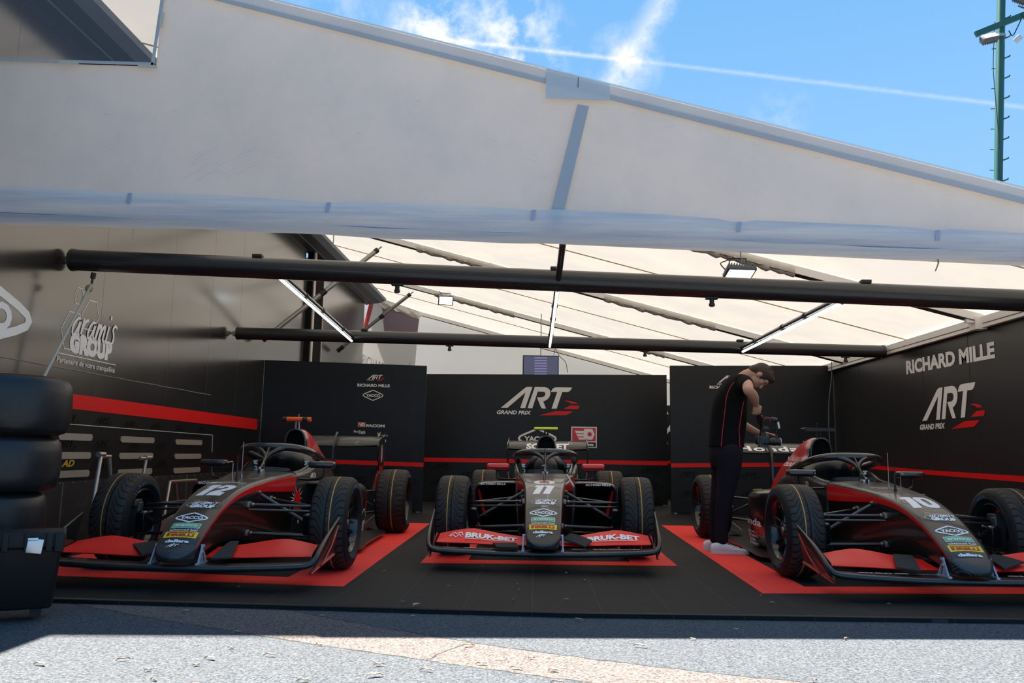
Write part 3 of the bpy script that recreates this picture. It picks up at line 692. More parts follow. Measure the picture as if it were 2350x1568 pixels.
t, L, p = board('tall black display board on the left, behind the rear wing of car 12', (-4.14,-1.655,2.245,2.19), 12.1, .05, (-3.06,-1.91), [(-4.13,.775),(-1.655,.732),(-1.655,.671),(-4.13,.712)])
w = lambda x, z: (x+2.45, z-1.7); bm_ = flatmap(L(-2.45,1.7,-.002), (1,0,-.012), (0,0,1))
s = Sheet(); s.place(art_logo(WHITE, RED), *w(-2.545,1.975), .068); s.lay('team_logo', bm_, t)
s = Sheet(); s.text('RICHARD MILLE', *w(-2.70,1.858), .046, WHITE, w=.495, bold=.04); s.lay('watch_brand_lettering', bm_, t)
s = Sheet(); s.place(yacco(WHITE, .30, .155, .045), *w(-2.455,1.729), 1); s.lay('oil_brand_sign', bm_, t)
s = Sheet(); s.rect(*w(-2.667,1.248), *w(-2.553,1.308), RED); s.place(facom_sq(WHITE, RED, BLACK), *w(-2.665,1.250), .11)
s.text('FACOM', *w(-2.54,1.252), .042, WHITE, w=.28, bold=.05); s.lay('tool_brand_sign', bm_, t)
s = Sheet(); s.text('ProTech', *w(-2.722,1.160), .036, WHITE, w=.172, bold=.03); s.rect(*w(-2.645,1.142), *w(-2.55,1.152), WHITE); s.lay('small_sponsor_lettering', bm_, t)
s = Sheet(); s.poly([w(-2.368,1.182), w(-2.345,1.155), w(-2.315,1.182), w(-2.325,1.125), w(-2.352,1.103)], M('mark_cream', (.75,.68,.48), .5)); s.text('Motul', *w(-2.307,1.122), .018, WHITE, w=.10, bold=.02)
s.poly([w(-2.25+.022*cos(a/8*6.28), 1.05+.026*sin(a/8*6.28)) for a in range(8)], WHITE); s.lay('small_sponsor_lettering', bm_, t)
for i in range(6):
    for j in range(4): gl2.lay('tone_on_tone_mark', flatmap(L(-3.95+i*.38, .58-j*.15, -.002), (.085,0,0), (0,0,.075)), p) if (i+j) % 2 == 0 else None
t, L, p = board('wide black display board at the back centre with the large slanted team logo', (-2.30,2.43,2.332,2.385), 14.9, .06, (-1.18,1.22,1.33), [(-2.30,.79),(2.43,.80),(2.43,.727),(-2.30,.716)])
art_logo(WHITE, RED, mt=PWHITE).lay('team_logo', flatmap(L(-.634,1.727,-.002), (.392,0,0), (0,0,.398)), t)
s = yacco(WHITE, .68, .36, .052); s.lay('oil_brand_sign', flatmap(L(.05,1.172,-.002), (1,0,0), (0,0,1)), t)
s = Sheet(); s.place(facom_sq(WHITE, DRED, BLACK), 0, 0, .47); s.rect(0,-.10,.47,0,WHITE); s.rect(.016,-.084,.454,0,DISPM,2); s.text('Facom', .05,-.062,.05,WHITE,w=.36,bold=.06,lift=3)
s.lay('tool_brand_sign', flatmap(L(.672,1.12,-.002), (1,0,0), (0,0,1)), t)
for i in range(9):
    for j in range(5): gl2.lay('tone_on_tone_mark', flatmap(L(-1.9+i*.48, .60-j*.14, -.002), (.105,0,0), (0,0,.085)), p) if (i+j) % 2 == 0 else None
t, L, p = board('black display board on the right, behind the man filming', (2.16,4.74,2.335,2.37), 12.9, .05, (2.47,3.61), [(2.16,.782),(4.74,.838),(4.74,.777),(2.16,.718)])
bm_ = flatmap(L(2.784,1.975,-.002), (1,0,.01), (0,0,1)); s = Sheet(); s.place(art_logo(WHITE, RED), .14, .095, .115); s.lay('team_logo', bm_, t)
s = Sheet(); s.text('RICHARD MILLE', 0, 0, .048, WHITE, w=.52, bold=.04); s.lay('watch_brand_lettering', bm_, t)
s = Sheet(); s.text('FACOM', .0, -.77, .04, WHITE, w=.28, bold=.04); s.lay('tool_brand_sign', bm_, t)
for i in range(5):
    for j in range(4): gl2.lay('tone_on_tone_mark', flatmap(L(2.28+i*.48, .58-j*.15, -.002), (.085,0,0), (0,0,.08)), p) if (i+j) % 2 == 0 else None
t, L, p = board('black display board seen only as a sliver through the gap between two boards', (2.6,3.6,1.95,1.95), 17.0, .05, (), [(2.6,.80),(3.6,.80),(3.6,.74),(2.6,.74)])
s = Sheet(); s.text('A', 0, .42, .12, WHITE, bold=.05); s.text('A', 0, 0, .28, WHITE, bold=.05, shear=.3); s.text('GR', 0, -.2, .06, WHITE, bold=.05); s.lay('sponsor_lettering', flatmap(L(2.68,1.35,-.002), (1,0,0), (0,0,1)), t)
# white banner hanging at the back left, seen through from behind
bn = thing('banner', 'white translucent banner with a slanted red edge and grey lettering at the back left', 'banner', (-3.2,19.6,0))
BN = lambda x, z, d=0: (x+3.2, d, z)
b = MB(); b.prism([BN(-4.6,2.4), BN(-3.0,2.4), BN(-2.9,4.35), BN(-4.10,4.75)], (0,.006,0)); b.build('cloth', BACKW, bn)
b = MB(); b.prism([BN(-4.62,2.4,-.01), BN(-4.50,2.4,-.01), BN(-4.02,4.72,-.01), BN(-4.12,4.76,-.01)], (0,.004,0)); b.build('red_edge', fabric('banner_red', (.62,.12,.12), .4, (.8,.3,.28)), bn)
b = MB(); b.prism([BN(-3.75,3.75,-.01), BN(-2.95,3.75,-.01), BN(-2.90,4.15,-.01), BN(-3.25,4.28,-.01), BN(-3.60,4.45,-.01), BN(-3.85,4.55,-.01)], (0,.004,0)); b.build('purple_print', fabric('banner_purple', (.34,.27,.33), .4, (.45,.36,.42)), bn)
b = MB(); rr = []
for i in range(20):
    x = -3.98+i*.062; z = 4.60-.018*i-.06*abs(sin(i*.5)); rr.append([BN(x+.01*sin(j), z-.05+.10*j/4+.03*sin(i*1.4+j), -.03-.02*sin(i*1.1+j)) for j in range(5)])
b.loft(rr, 0, False); b.build('beige_drape', SLEEVE, bn)
s = Sheet(); s.text('RICHARD MILLE', 0, 0, .30, M('faint_grey', (.40,.40,.40), .7), w=.95, bold=.0); s.lay('lettering', flatmap(BN(-4.28,2.98,-.012), (1,0,-.42), (.03,0,1)), bn)
# monitor hanging above the centre board
mo = thing('monitor', 'flat monitor with a dim purple screen above the centre board', 'screen', (.10,15.5,2.36))
b = MB(); b.box((0,.03,.21), (.70,.05,.44), 0, None, .006); b.build('casing', M('casing_black', (.01,.01,.012), .4), mo)
SCR = M('screen_glow', (.01,.01,.02), .25, emit=(.10,.10,.18), es=1.0); nt = SCR.node_tree; tc = nd(nt, 'ShaderNodeTexCoord'); sp = nd(nt, 'ShaderNodeSeparateXYZ'); nt.links.new(tc.outputs['Object'], sp.inputs[0])
rows = mth(nt, 'GREATER_THAN', mth(nt, 'SINE', mth(nt, 'MULTIPLY', sp.outputs[2], 120)), .1); inx = mth(nt, 'LESS_THAN', mth(nt, 'ABSOLUTE', sp.outputs[0]), .12)
nt.links.new(mixc(nt, mth(nt, 'MULTIPLY', rows, inx), (.055,.06,.11), (.17,.15,.30)), bsdf(SCR).inputs['Emission Color'])
b = MB(); b.box((0,0,.21), (.66,.006,.40)); b.build('screen', SCR, mo)
b = MB(); b.tube(curvepath([(.25,.04,.44),(.28,.0,.55),(.36,-.02,.42),(.48,0,.30),(.52,0,.1)], 24), .006, 0, 6); b.tube([(.0,.05,.40),(.0,.05,1.26)], .012, 1, 6); b.build('cable', [BLACK, STEEL], mo)
# ------------------------------------------------------------------ lighting rig
BEAM = M('beam_black', (.016,.016,.017), .32, coat=.3)
_g = noise(BEAM, 2.0, 3, .5, stretch=(3,1,1)); setrough(BEAM, mth(BEAM.node_tree, 'ADD', mth(BEAM.node_tree, 'MULTIPLY', _g, .3), .18))
def beam(label, a, c, r, clips, feet, mx=None):
    t = thing('overhead_beam', label, 'beam', a); A = Vector(a); d = Vector(c)-A; u = d.normalized(); Ln = d.length
    b = MB(); b.tube([(0,0,0), u*Ln], r, 0, 28); 
    for s_ in (0, Ln): b.tube([u*(s_-.012), u*(s_+.02)], r*1.07, 0, 28)
    b.build('tube', BEAM, t)
    b = MB(); b.box(u*-.05, (.06,.03,.05)); b.tube([u*-.09+Vector((0,0,.02)), u*-.02+Vector((0,0,-.04))], .010, 0, 8); b.tube([u*-.10, u*-.02], .016, 0, 8); b.tube([u*-.07+Vector((0,0,-.03)), u*.01+Vector((0,0,-.06))], .007, 0, 6)
    b.build('end_bracket', STEEL, t)
    for x in clips:
        q = u*((x-A.x)/u.x); b = MB(); b.box(q+Vector((0,-.01,r+.008)), (.085,.07,.03), 0, None, .006); b.build('top_clip', BLACK, t)
    for x in feet:
        q = u*((x-A.x)/u.x); b = MB(); b.box(q+Vector((0,0,-r-.004)), (.10,.06,.014)); b.tube([q+Vector((0,0,-r)), q+Vector((0,0,-r-.075))], .02, 0, 10); b.tube([q+Vector((0,0,-r-.05)), q+Vector((0,0,-r-.07))], .026, 0, 10)
        b.build('lamp_socket', BLACK, t)
    return t
b1 = beam('nearer and lower looking black round beam spanning the garage in front', (-4.08,6.8,2.515), (4.70,6.8,2.228), .093, (-2.44,.16,2.80), (-1.207,1.50))
b2 = beam('farther black round beam spanning the garage above the display boards', (-4.05,10.7,2.449), (4.60,10.7,2.313), .083, (-2.62,-2.32,2.72), (-1.16,1.46,4.11))
TUBEL = M('tube_light_on', (1,1,1), .4, emit=(.93,.97,1), es=3.0)
def strut(label, x0, x1, z0, z1, n=0, fwd=0):
    t = thing('tube_light_strut', label, 'strut light', (x0,6.8,z0)); e = Vector((x1-x0, 3.9, z1-z0)); u = e.normalized()
    b = MB(); b.tube([u*.05, u*(e.length-.06)], .026, 0, 14)
    if fwd: b.tube([u*-1.18+Vector((0,0,.02)), u*-.09], .026, 0, 14)
    b.build('pole', BEAM, t)
    lp = [u*.14+Vector((0,0,-.05)), u*(e.length-.1)+Vector((0,0,-.055))]
    b = MB(); b.tube(lp, .0145, 0, 12); b.build('light_tube', TUBEL, t)
    for q in (lp[0], lp[1]): b = MB(); b.tube([q-u*.025, q+u*.025], .017, 0, 12); b.build('tube_cap', STEEL, t)
    for k in (.3,.5,.8):
        c = u*(e.length*k); b = MB(); b.tube([c-u*.03, c+u*.03], .032, 0, 14); b.box(c+Vector((0,0,-.035)), (.02,.05,.05)); b.build('clamp_ring', BLACK, t)
    return t
strut('leftmost of the three strut lights linking the two black beams', -2.30,-2.47, 2.47, 2.40)
strut('strut light running straight back over the middle of the garage', .185,.185, 2.375, 2.36, 0, 1)
strut('rightmost of the three strut lights linking the two black beams', 2.66,2.73, 2.29, 2.33)
def brace(label, a, c, r=.036):
    t = thing('support_pole', label, 'pole', a, group='grey diagonal support poles'); e = Vector(c)-Vector(a); u = e.normalized()
    b = MB(); b.tube([(0,0,0), e], r, 0, 14); b.tube([e, e+u*.10], r*.35, 0, 8); b.build('tube', M('pole_grey', (.34,.33,.31), .4, metal=.6), t)
    for p, q, k in ((u*-.1, u*.06, 1.25), (e-u*.04, e+u*.02, 1.15), (u*1.0, u*1.1, 1.3)): b = MB(); b.tube([p, q], r*k, 0, 12); b.build('clamp', BLACK, t)
    return t
brace('nearer grey diagonal pole from trailer side up to the roof rafter', (-3.98,11.7,2.56), (-2.52,12.25,4.02))
brace('farther grey diagonal pole above the left display board', (-3.98,16.2,2.97), (-2.60,16.1,4.08))
def flood(label, loc, rz, w=.31, tilt=70):
    t = thing('flood_light', label, 'floodlight', loc, rz); R = Matrix.Rotation(radians(tilt), 3, 'X')
    b = MB(); b.box((0,0,0), (w,.05,w*.62), 0, R, .008)
    for i in range(10): b.box(R @ Vector((-w*.42+i*w*.093,.04,0)), (.006,.04,w*.55), 0, R)
    b.build('housing', M('lamp_housing', (.05,.07,.09), .4, metal=.3), t)
    b = MB(); b.box(R @ Vector((0,-.028,0)), (w*.86,.006,w*.5), 0, R); b.build('lens', M('flood_on', (1,1,1), .4, emit=(.8,.93,1), es=5.0), t)
    b = MB(); b.tube([(-w*.3,.02,.0),(-w*.3,.05,.16),(w*.3,.05,.16),(w*.3,.02,0)], .008, 0, 6); b.tube(curvepath([(-w*.4,.05,.02),(-w*.6,.05,.10),(-w*.35,.04,.14),(-w*.45,.05,.2)], 14), .006, 0, 6); b.build('bracket', BLACK, t)
flood('lit floodlight clamped to the nearest roof rafter on the right', (2.14,8.36,2.83), .1)
flood('small lit floodlight hanging from the roof rafter at the back left', (-1.83,15.9,3.93), .2, .30, 20)
flood('unlit black lamp just below the valance in the middle', (.07,8.4,3.30), .0, .25, 60)
# rope rod from beam down beside the tyres, and hanging cable at right
rp = thing('tie_rod', 'thin greenish rod hanging from the front beam beside the trailer', 'rod', (-3.89,6.8,2.40))
b = MB(); b.tube([(0,0,0),(-.005,0,-.05)], .022, 0, 8); b.tube([(-.005,0,-.04),(-.01,0,-.11)], .010, 0, 6); b.build('hook', BLACK, rp)
b = MB(); b.ell((-.03,0,-.14), (.035,.02,.035)); b.build('clamp', M('brass_dull', (.35,.32,.12), .5), rp)
b = MB(); b.tube([(-.01,0,-.10),(-.235,-.62,-1.62)], .0115, 0, 8); b.build('rod', M('rod_green_grey', (.50,.50,.42), .5), rp)
cb = MB(); cb.tube(curvepath([(0,0,0),(-.01,0,-.25),(-.06,0,-.6),(-.08,0,-1.0),(-.07,0,-1.35)], 24), .008, 0, 6); cb = cb.build('hanging_cable', M('cable_grey', (.12,.12,.12), .5), loc=(4.62,12.6,2.40)); tag(cb, 'grey cable hanging down in the corner behind the right hand car', 'cable')
# ------------------------------------------------------------------ trestle stands along the trailer
def trestle(label, loc, pts, pads):
    t = thing('trestle_stand', label, 'stand', loc)
    for seg in pts:
        b = MB(); b.tube([Vector(p)-Vector(loc) for p in seg], .017, 0, 12); b.build('tube', STEEL, t)
    for p in pads:
        b = MB(); b.tube([Vector(p)-Vector(loc)+Vector((0,-.05,0)), Vector(p)-Vector(loc)+Vector((0,.05,0))], .024, 0, 12); b.build('roller', STEEL, t)
    return t
trestle('brushed metal trestle between trailer and nearest front wheel of car 12', (-3.85,7.2,0), [[(-3.9,7.2,.81),(-3.84,7.02,.36),(-3.80,6.95,.0)],[(-3.9,7.2,.80),(-3.9,7.36,.80)],[(-3.9,7.34,.80),(-3.88,7.42,.4),(-3.86,7.5,.0)],[(-3.9,8.06,.79),(-3.9,7.98,.40),(-3.88,7.9,0.0)],[(-3.9,7.92,.78),(-3.9,8.09,.78)]], [(-3.9,7.2,.82),(-3.9,8.09,.785)])
trestle('brushed metal trestle behind the nose of car 12', (-3.85,8.8,0), [[(-3.9,8.63,.53),(-3.86,8.47,.2),(-3.85,8.42,0)],[(-3.9,8.63,.53),(-3.9,9.3,.525)],[(-3.9,8.76,.51),(-3.9,8.87,.25),(-3.9,8.95,0)],[(-3.9,9.3,.52),(-3.9,9.4,0)]], [])
b = MB(); b.box((0,0,.13), (.16,1.2,.20), 0, None, .01); b.box((.085,-.3,.16), (.01,.06,.06), 1); b.box((0,-.4,.015), (.3,.08,.03)); b.box((0,.4,.015), (.3,.08,.03))
o = b.build('trestle_crossbeam', [M('crossbeam_grey', (.20,.19,.175), .5, metal=.4), BLACK], loc=(-3.62,7.9,0)); tag(o, 'grey metal crossbeam lying on the floor beside the trailer', 'beam')
# ------------------------------------------------------------------ mast with floodlights, and tree top
MG = M('mast_green', (.015,.085,.070), .45, metal=.1)
ms = thing('light_mast', 'tall green steel mast with floodlights and climbing pegs', 'mast', (16.63,30,0)); ms.rotation_euler = (0, radians(4.6), 0)
b = MB(); b.tube([(0,0,0),(0,0,20.5)], .15, 0, 24); b.build('pole', MG, ms)
for i in range(14):
    z = 8.2+i*.83; b = MB(); b.tube([(.10,-.08,z),(.26,-.16,z+.06),(.28,-.16,z+.11)], .028, 0, 8); b.build('climbing_peg', MG, ms)
    if i < 12: b = MB(); b.tube([(-.12,.08,z-.35),(-.24,.16,z-.33)], .022, 0, 8); b.build('climbing_peg', MG, ms)
for z in (17.45,17.95): b = MB(); b.tube([(0,0,z-.06),(0,0,z+.06)], .18, 0, 20); b.build('clamp_band', STEEL, ms)
b = MB(); b.box((0,-.2,17.9), (2.4,.12,.22), 0, Matrix.Rotation(radians(-28),3,'Y')); b.build('cross_arm', MG, ms)
def lampbox(x, z, rot, w=.75, h=.45):
    R = Matrix.Rotation(radians(rot), 3, 'Y') @ Matrix.Rotation(radians(-35), 3, 'X'); b = MB(); b.box((x,-.35,z), (w,.18,h), 0, R, .03)
    for i in range(7): b.box(Vector((x,-.35,z))+R @ Vector((-w*.42+i*w*.14,.12,0)), (.03,.14,h*.9), 0, R)
    b.tube([(x,-.3,z+.1),(x*.6,-.15,z+.35)], .03, 0, 6)
    o = b.build('flood_lamp', M('flood_dark', (.07,.075,.08), .5), ms); g = MB(); g.box(Vector((x,-.35,z))+R @ Vector((0,-.1,0)), (w*.85,.02,h*.8), 0, R); g.build('lamp_glass', M('lamp_glass', (.4,.38,.36), .2), o)
lampbox(-.62, 17.15, -18, .62, .34); lampbox(.95, 18.35, -60, .5, .4); lampbox(.55, 18.9, 20, .5, .3)
b = MB(); b.box((.62,-.1,17.35), (.22,.16,.26), 0, Matrix.Rotation(.7,3,'Y'), .02); b.build('junction_box', M('box_pale', (.55,.56,.55), .5), ms)
b = MB(); b.tube(curvepath([(-.28,-.1,18.0),(-.33,-.12,16.2),(-.3,-.16,15.4),(-.12,-.2,13.2),(.05,-.17,10.8),(.06,-.17,8)], 40), .014, 0, 6); b.tube(curvepath([(.2,-.2,17.6),(.34,-.2,17.4),(.5,-.2,17.7),(.7,-.2,18.2)],16), .02, 0, 6); b.build('cable', BLACK, ms)
LEAFG = M('tree_leaf_green', (.05,.10,.03), .7)
tt = thing('tree', 'dark green tree whose top shows over the gable at the far right', 'tree', (38.2,60,0))
b = MB(); b.tube([(0,0,0),(.1,0,9),(0,.2,18)], [.5,.35,.15], 0, 10); b.build('trunk', M('bark', (.10,.07,.05), .9), tt)
b = MB(); rnd = random.Random(3)
for i in range(900):
    a, e_ = rnd.uniform(0, 2*pi), rnd.uniform(-1, 1); r = rnd.uniform(.55, 1)**.5; c = Vector((3.6*r*cos(a)*sqrt(1-e_*e_), 3.2*r*sin(a)*sqrt(1-e_*e_), 16.0+5.2*r*e_)); n = Vector((rnd.uniform(-1,1), rnd.uniform(-1,1), rnd.uniform(-1,1))).normalized(); u = n.orthogonal().normalized()*.3; v = n.cross(u).normalized()*.2
    b.add([c-u, c-v, c+u, c+v], [(0,1,2,3)])
for i in range(9): b.ell((rnd.uniform(-1.5,1.5), rnd.uniform(-1.5,1.5), 14+rnd.uniform(-1,4)), (1.6,1.5,1.5), 0, None, 10, 7)
b.build('crown', LEAFG, tt)
# ------------------------------------------------------------------ racing tyres
def mat_tread(name, xg):
    """wet tyre: two mirrored rows of bent grooves, a round groove and an orange line; wheel axis is local x"""
    m = M(name, (.02,.02,.02), .6, spec=.22); nt = m.node_tree; tc = nd(nt, 'ShaderNodeTexCoord'); s = nd(nt, 'ShaderNodeSeparateXYZ'); nt.links.new(tc.outputs['Object'], s.inputs[0])
    X, Y, Z = s.outputs; a = mth(nt, 'MULTIPLY', mth(nt, 'ARCTAN2', Z, Y), 38/(2*pi))
    ax = mth(nt, 'ABSOLUTE', mth(nt, 'SUBTRACT', X, .0)); inn = mth(nt, 'MAXIMUM', mth(nt, 'SUBTRACT', .088, ax), 0.0)
    ph = mth(nt, 'FRACT', mth(nt, 'ADD', mth(nt, 'ADD', mth(nt, 'SUBTRACT', a, mth(nt, 'MULTIPLY', mth(nt, 'POWER', inn, 1.5), 120)), mth(nt, 'MULTIPLY', mth(nt, 'GREATER_THAN', X, 0.0), .5)), 200.0))
    gw = mth(nt, 'LESS_THAN', ph, .20); lim = mth(nt, 'MULTIPLY', mth(nt, 'GREATER_THAN', ax, .034), mth(nt, 'LESS_THAN', ax, .150))
    rr = mth(nt, 'SQRT', mth(nt, 'ADD', mth(nt, 'MULTIPLY', Y, Y), mth(nt, 'MULTIPLY', Z, Z))); onT = mth(nt, 'GREATER_THAN', rr, .328)
    g = mth(nt, 'MULTIPLY', gw, lim)
    rg = mth(nt, 'LESS_THAN', mth(nt, 'ABSOLUTE', mth(nt, 'ADD', X, xg*.55)), .0055)
    nk = mth(nt, 'MULTIPLY', mth(nt, 'LESS_THAN', mth(nt, 'FRACT', mth(nt, 'ADD', a, 200.3)), .12), mth(nt, 'LESS_THAN', mth(nt, 'ABSOLUTE', mth(nt, 'SUBTRACT', X, .0)), .010))
    G = mth(nt, 'MULTIPLY', mth(nt, 'MAXIMUM', mth(nt, 'MAXIMUM', g, rg), nk), onT)
    n1 = noise(m, 14, 5, .6); base = mixc(nt, ramp(m, n1, .3, .8), (.026,.0235,.021), (.050,.044,.038))
    side = mixc(nt, ramp(m, n1, .3, .8), (.009,.009,.010), (.018,.018,.019)); base = mixc(nt, onT, side, base)
    c = mixc(nt, G, base, (.0015,.0015,.0015)); ol = mth(nt, 'MULTIPLY', mth(nt, 'LESS_THAN', mth(nt, 'ABSOLUTE', mth(nt, 'SUBTRACT', X, xg)), .0036), onT)
    c = mixc(nt, ol, c, (.62,.30,.05)); setcol(m, c); bump(m, mth(nt, 'SUBTRACT', 1.0, G), .6, .006); return m
TREAD = mat_tread('wet_tyre_rubber', .022)
BLUEL = M('tyre_blue_print', (.015,.06,.17), .6); RIMM = M('rim_black', (.012,.012,.013), .25, metal=.3, coat=.5); DISC = M('brake_steel', (.25,.25,.26), .35, metal=.8)
def make_wheel(name, w, D, parent, outer=1):
    """outer=+1: outboard side towards +x"""
    R = D/2; h = w/2; rim = .222
    prof = [(-h*.80,rim),(-h*.93,rim+.02),(-h*1.03,R-.085),(-h*1.0,R-.045),(-h*.90,R-.018),(-h*.74,R-.005),(-h*.4,R-.001),(0,R),(h*.4,R-.001),(h*.74,R-.005),(h*.90,R-.018),(h*1.0,R-.045),(h*1.03,R-.085),(h*.93,rim+.02),(h*.80,rim)]
    t = MB().lathe(prof, seg=72).build(name, TREAD, parent)
    if outer < 0: t.rotation_euler = (0,0,pi)
    # blue print on the side wall: long arc bands and lettering on both sides
    s = Sheet()
    def sw(sgn):
        def fn(u, v, d):
            r = R-.078+v; a = u/(R-.07); 
            x = h*1.03 if r > R-.085 and r < R-.06 else h*1.03-abs(r-(R-.073))*.45
            return Vector((sgn*(x+d+.0005), r*sin(a)*1.0, r*cos(a)))
        return fn
    for sg in (1, -1):
        s = Sheet()
        for a0 in (-.95, 2.0): s.rect(a0*(R-.07), .001, (a0+.55)*(R-.07), .010, BLUEL)
        s.text('PIRELLI', .10*(R-.07), -.010, .032, BLUEL, w=.19, bold=.03) if sg == -1 else s.text('PIRELLI', -.30*(R-.07), -.010, .032, BLUEL, w=.19, bold=.03)
        s.text('PIRELLI', 2.75*(R-.07), -.010, .032, BLUEL, w=.19, bold=.03)
        o = s.lay('sidewall_print', sw(sg), t, cut=.025, eps=.001)
    b = MB(); b.lathe([(-h*.86,rim+.006),(-h*.88,rim-.004),(-h*.80,rim-.012),(-h*.6,rim-.030),(h*.5,rim-.030),(h*.78,rim-.012),(h*.86,rim-.004),(h*.84,rim+.006)], seg=64)
    b.lathe([(h*.62,.0),(h*.62,.045),(h*.50,.058),(h*.2,.06)], seg=32)
    for i in range(12):
        a = 2*pi*i/12; da = .045 if i % 2 else -.045
        p0 = Vector((h*.50, .05*cos(a), .05*sin(a))); p1 = Vector((h*.42, .12*cos(a+da), .12*sin(a+da))); p2 = Vector((h*.62, .196*cos(a+da*1.6), .196*sin(a+da*1.6)))
        b.tube([p0, p1, p2], [.012,.009,.010], 0, 6)
    b.build('rim', RIMM, t)
    b = MB(); b.lathe([(h*.60,0),(h*.66,.0),(h*.68,.024),(h*.60,.030)], seg=6); b.build('wheel_nut', M('nut_steel', (.35,.35,.36), .35, metal=.9), t)
    b = MB(); b.lathe([(-.02,.06),(-.02,.165),(.0,.165),(.0,.06)], seg=40); b.build('brake_disc', DISC, t)
    b = MB(); b.box((-.05,.03,.12), (.10,.11,.06), 0, None, .012); b.box((-.06,0,0), (.09,.07,.26), 0, None, .015); b.build('upright', M('upright_metal', (.10,.10,.10), .4, metal=.6), t)
    return t
# ------------------------------------------------------------------ the racing cars
BT = [ # y, half width, top z, corner radius, stripe height, bottom half width, bottom z
 (-1.062,.012,.196,.004,.002,.010,.180),(-1.055,.050,.205,.008,.003,.040,.174),(-1.035,.088,.224,.012,.004,.075,.168),(-1.005,.115,.248,.016,.005,.10,.165),(-.97,.131,.274,.02,.006,.12,.166),
 (-.905,.141,.327,.022,.008,.128,.178),(-.75,.147,.422,.024,.012,.125,.205),(-.59,.153,.504,.026,.016,.125,.228),(-.34,.164,.588,.028,.026,.130,.235),(-.10,.180,.632,.03,.040,.145,.215),
 (.10,.199,.655,.032,.058,.17,.180),(.30,.222,.674,.034,.082,.20,.145),(.50,.248,.690,.036,.105,.225,.12),(.62,.268,.698,.036,.115,.24,.11),(.72,.286,.700,.036,.118,.25,.10)]
CROWN = .012
def ring_body(y):
    w, zt, r, sh, wb, zb = interp(BT, y); c = CROWN if w > .1 else CROWN*w/.1
    H = [(x, zt-c*(x/w)**2) for x in (0, .3*w, .6*w, .82*w, w-r)]; ze = H[-1][1]
    for a in (25, 50, 72, 90): H.append((w-r+r*sin(radians(a)), ze-r+r*cos(radians(a))))
    zs = ze-r-sh; zs = max(zs, zb+.004); k = lambda z: wb+(w-wb)*max(0, min(1, (z-zb)/max(.01, ze-r-zb)))**.6
    H.append((k(zs), zs))
    for t in (.3,.6,.85): z = zs+(zb+.012-zs)*t; H.append((k(z), z))
    H += [(wb*.93, zb), (wb*.5, zb-.002), (0, zb-.002)]
    P = H+[(-x, z) for x, z in H[-2:0:-1]]
    return [Vector((x, y, z)) for x, z in P], len(H)
def body_top(x, y, d=0):
    w, zt, r, sh, wb, zb = interp(BT, y); z = zt-CROWN*(x/w)**2; e = .01; z2 = interp(BT, y+e)[1]; z1 = interp(BT, y-e)[1]
    n = Vector((2*CROWN*x/(w*w), -(z2-z1)/(2*e), 1)).normalized(); return Vector((x, y, z))+n*d
def topmap(yc): return lambda u, v, d: body_top(u, yc+v, d)
def sidemap(yc, zc, sgn):
    """lays art on the flank of the tub; u runs so the text reads from outside"""
    def fn(u, v, d):
        y = yc+u*sgn; z = zc+v; w, zt, r, sh, wb, zb = interp(BT, y); x = wb+(w-wb)*max(0, min(1, (z-zb)/(zt-r-zb)))**.6
        return Vector((sgn*(x+d+.002), y, z))
    return fn
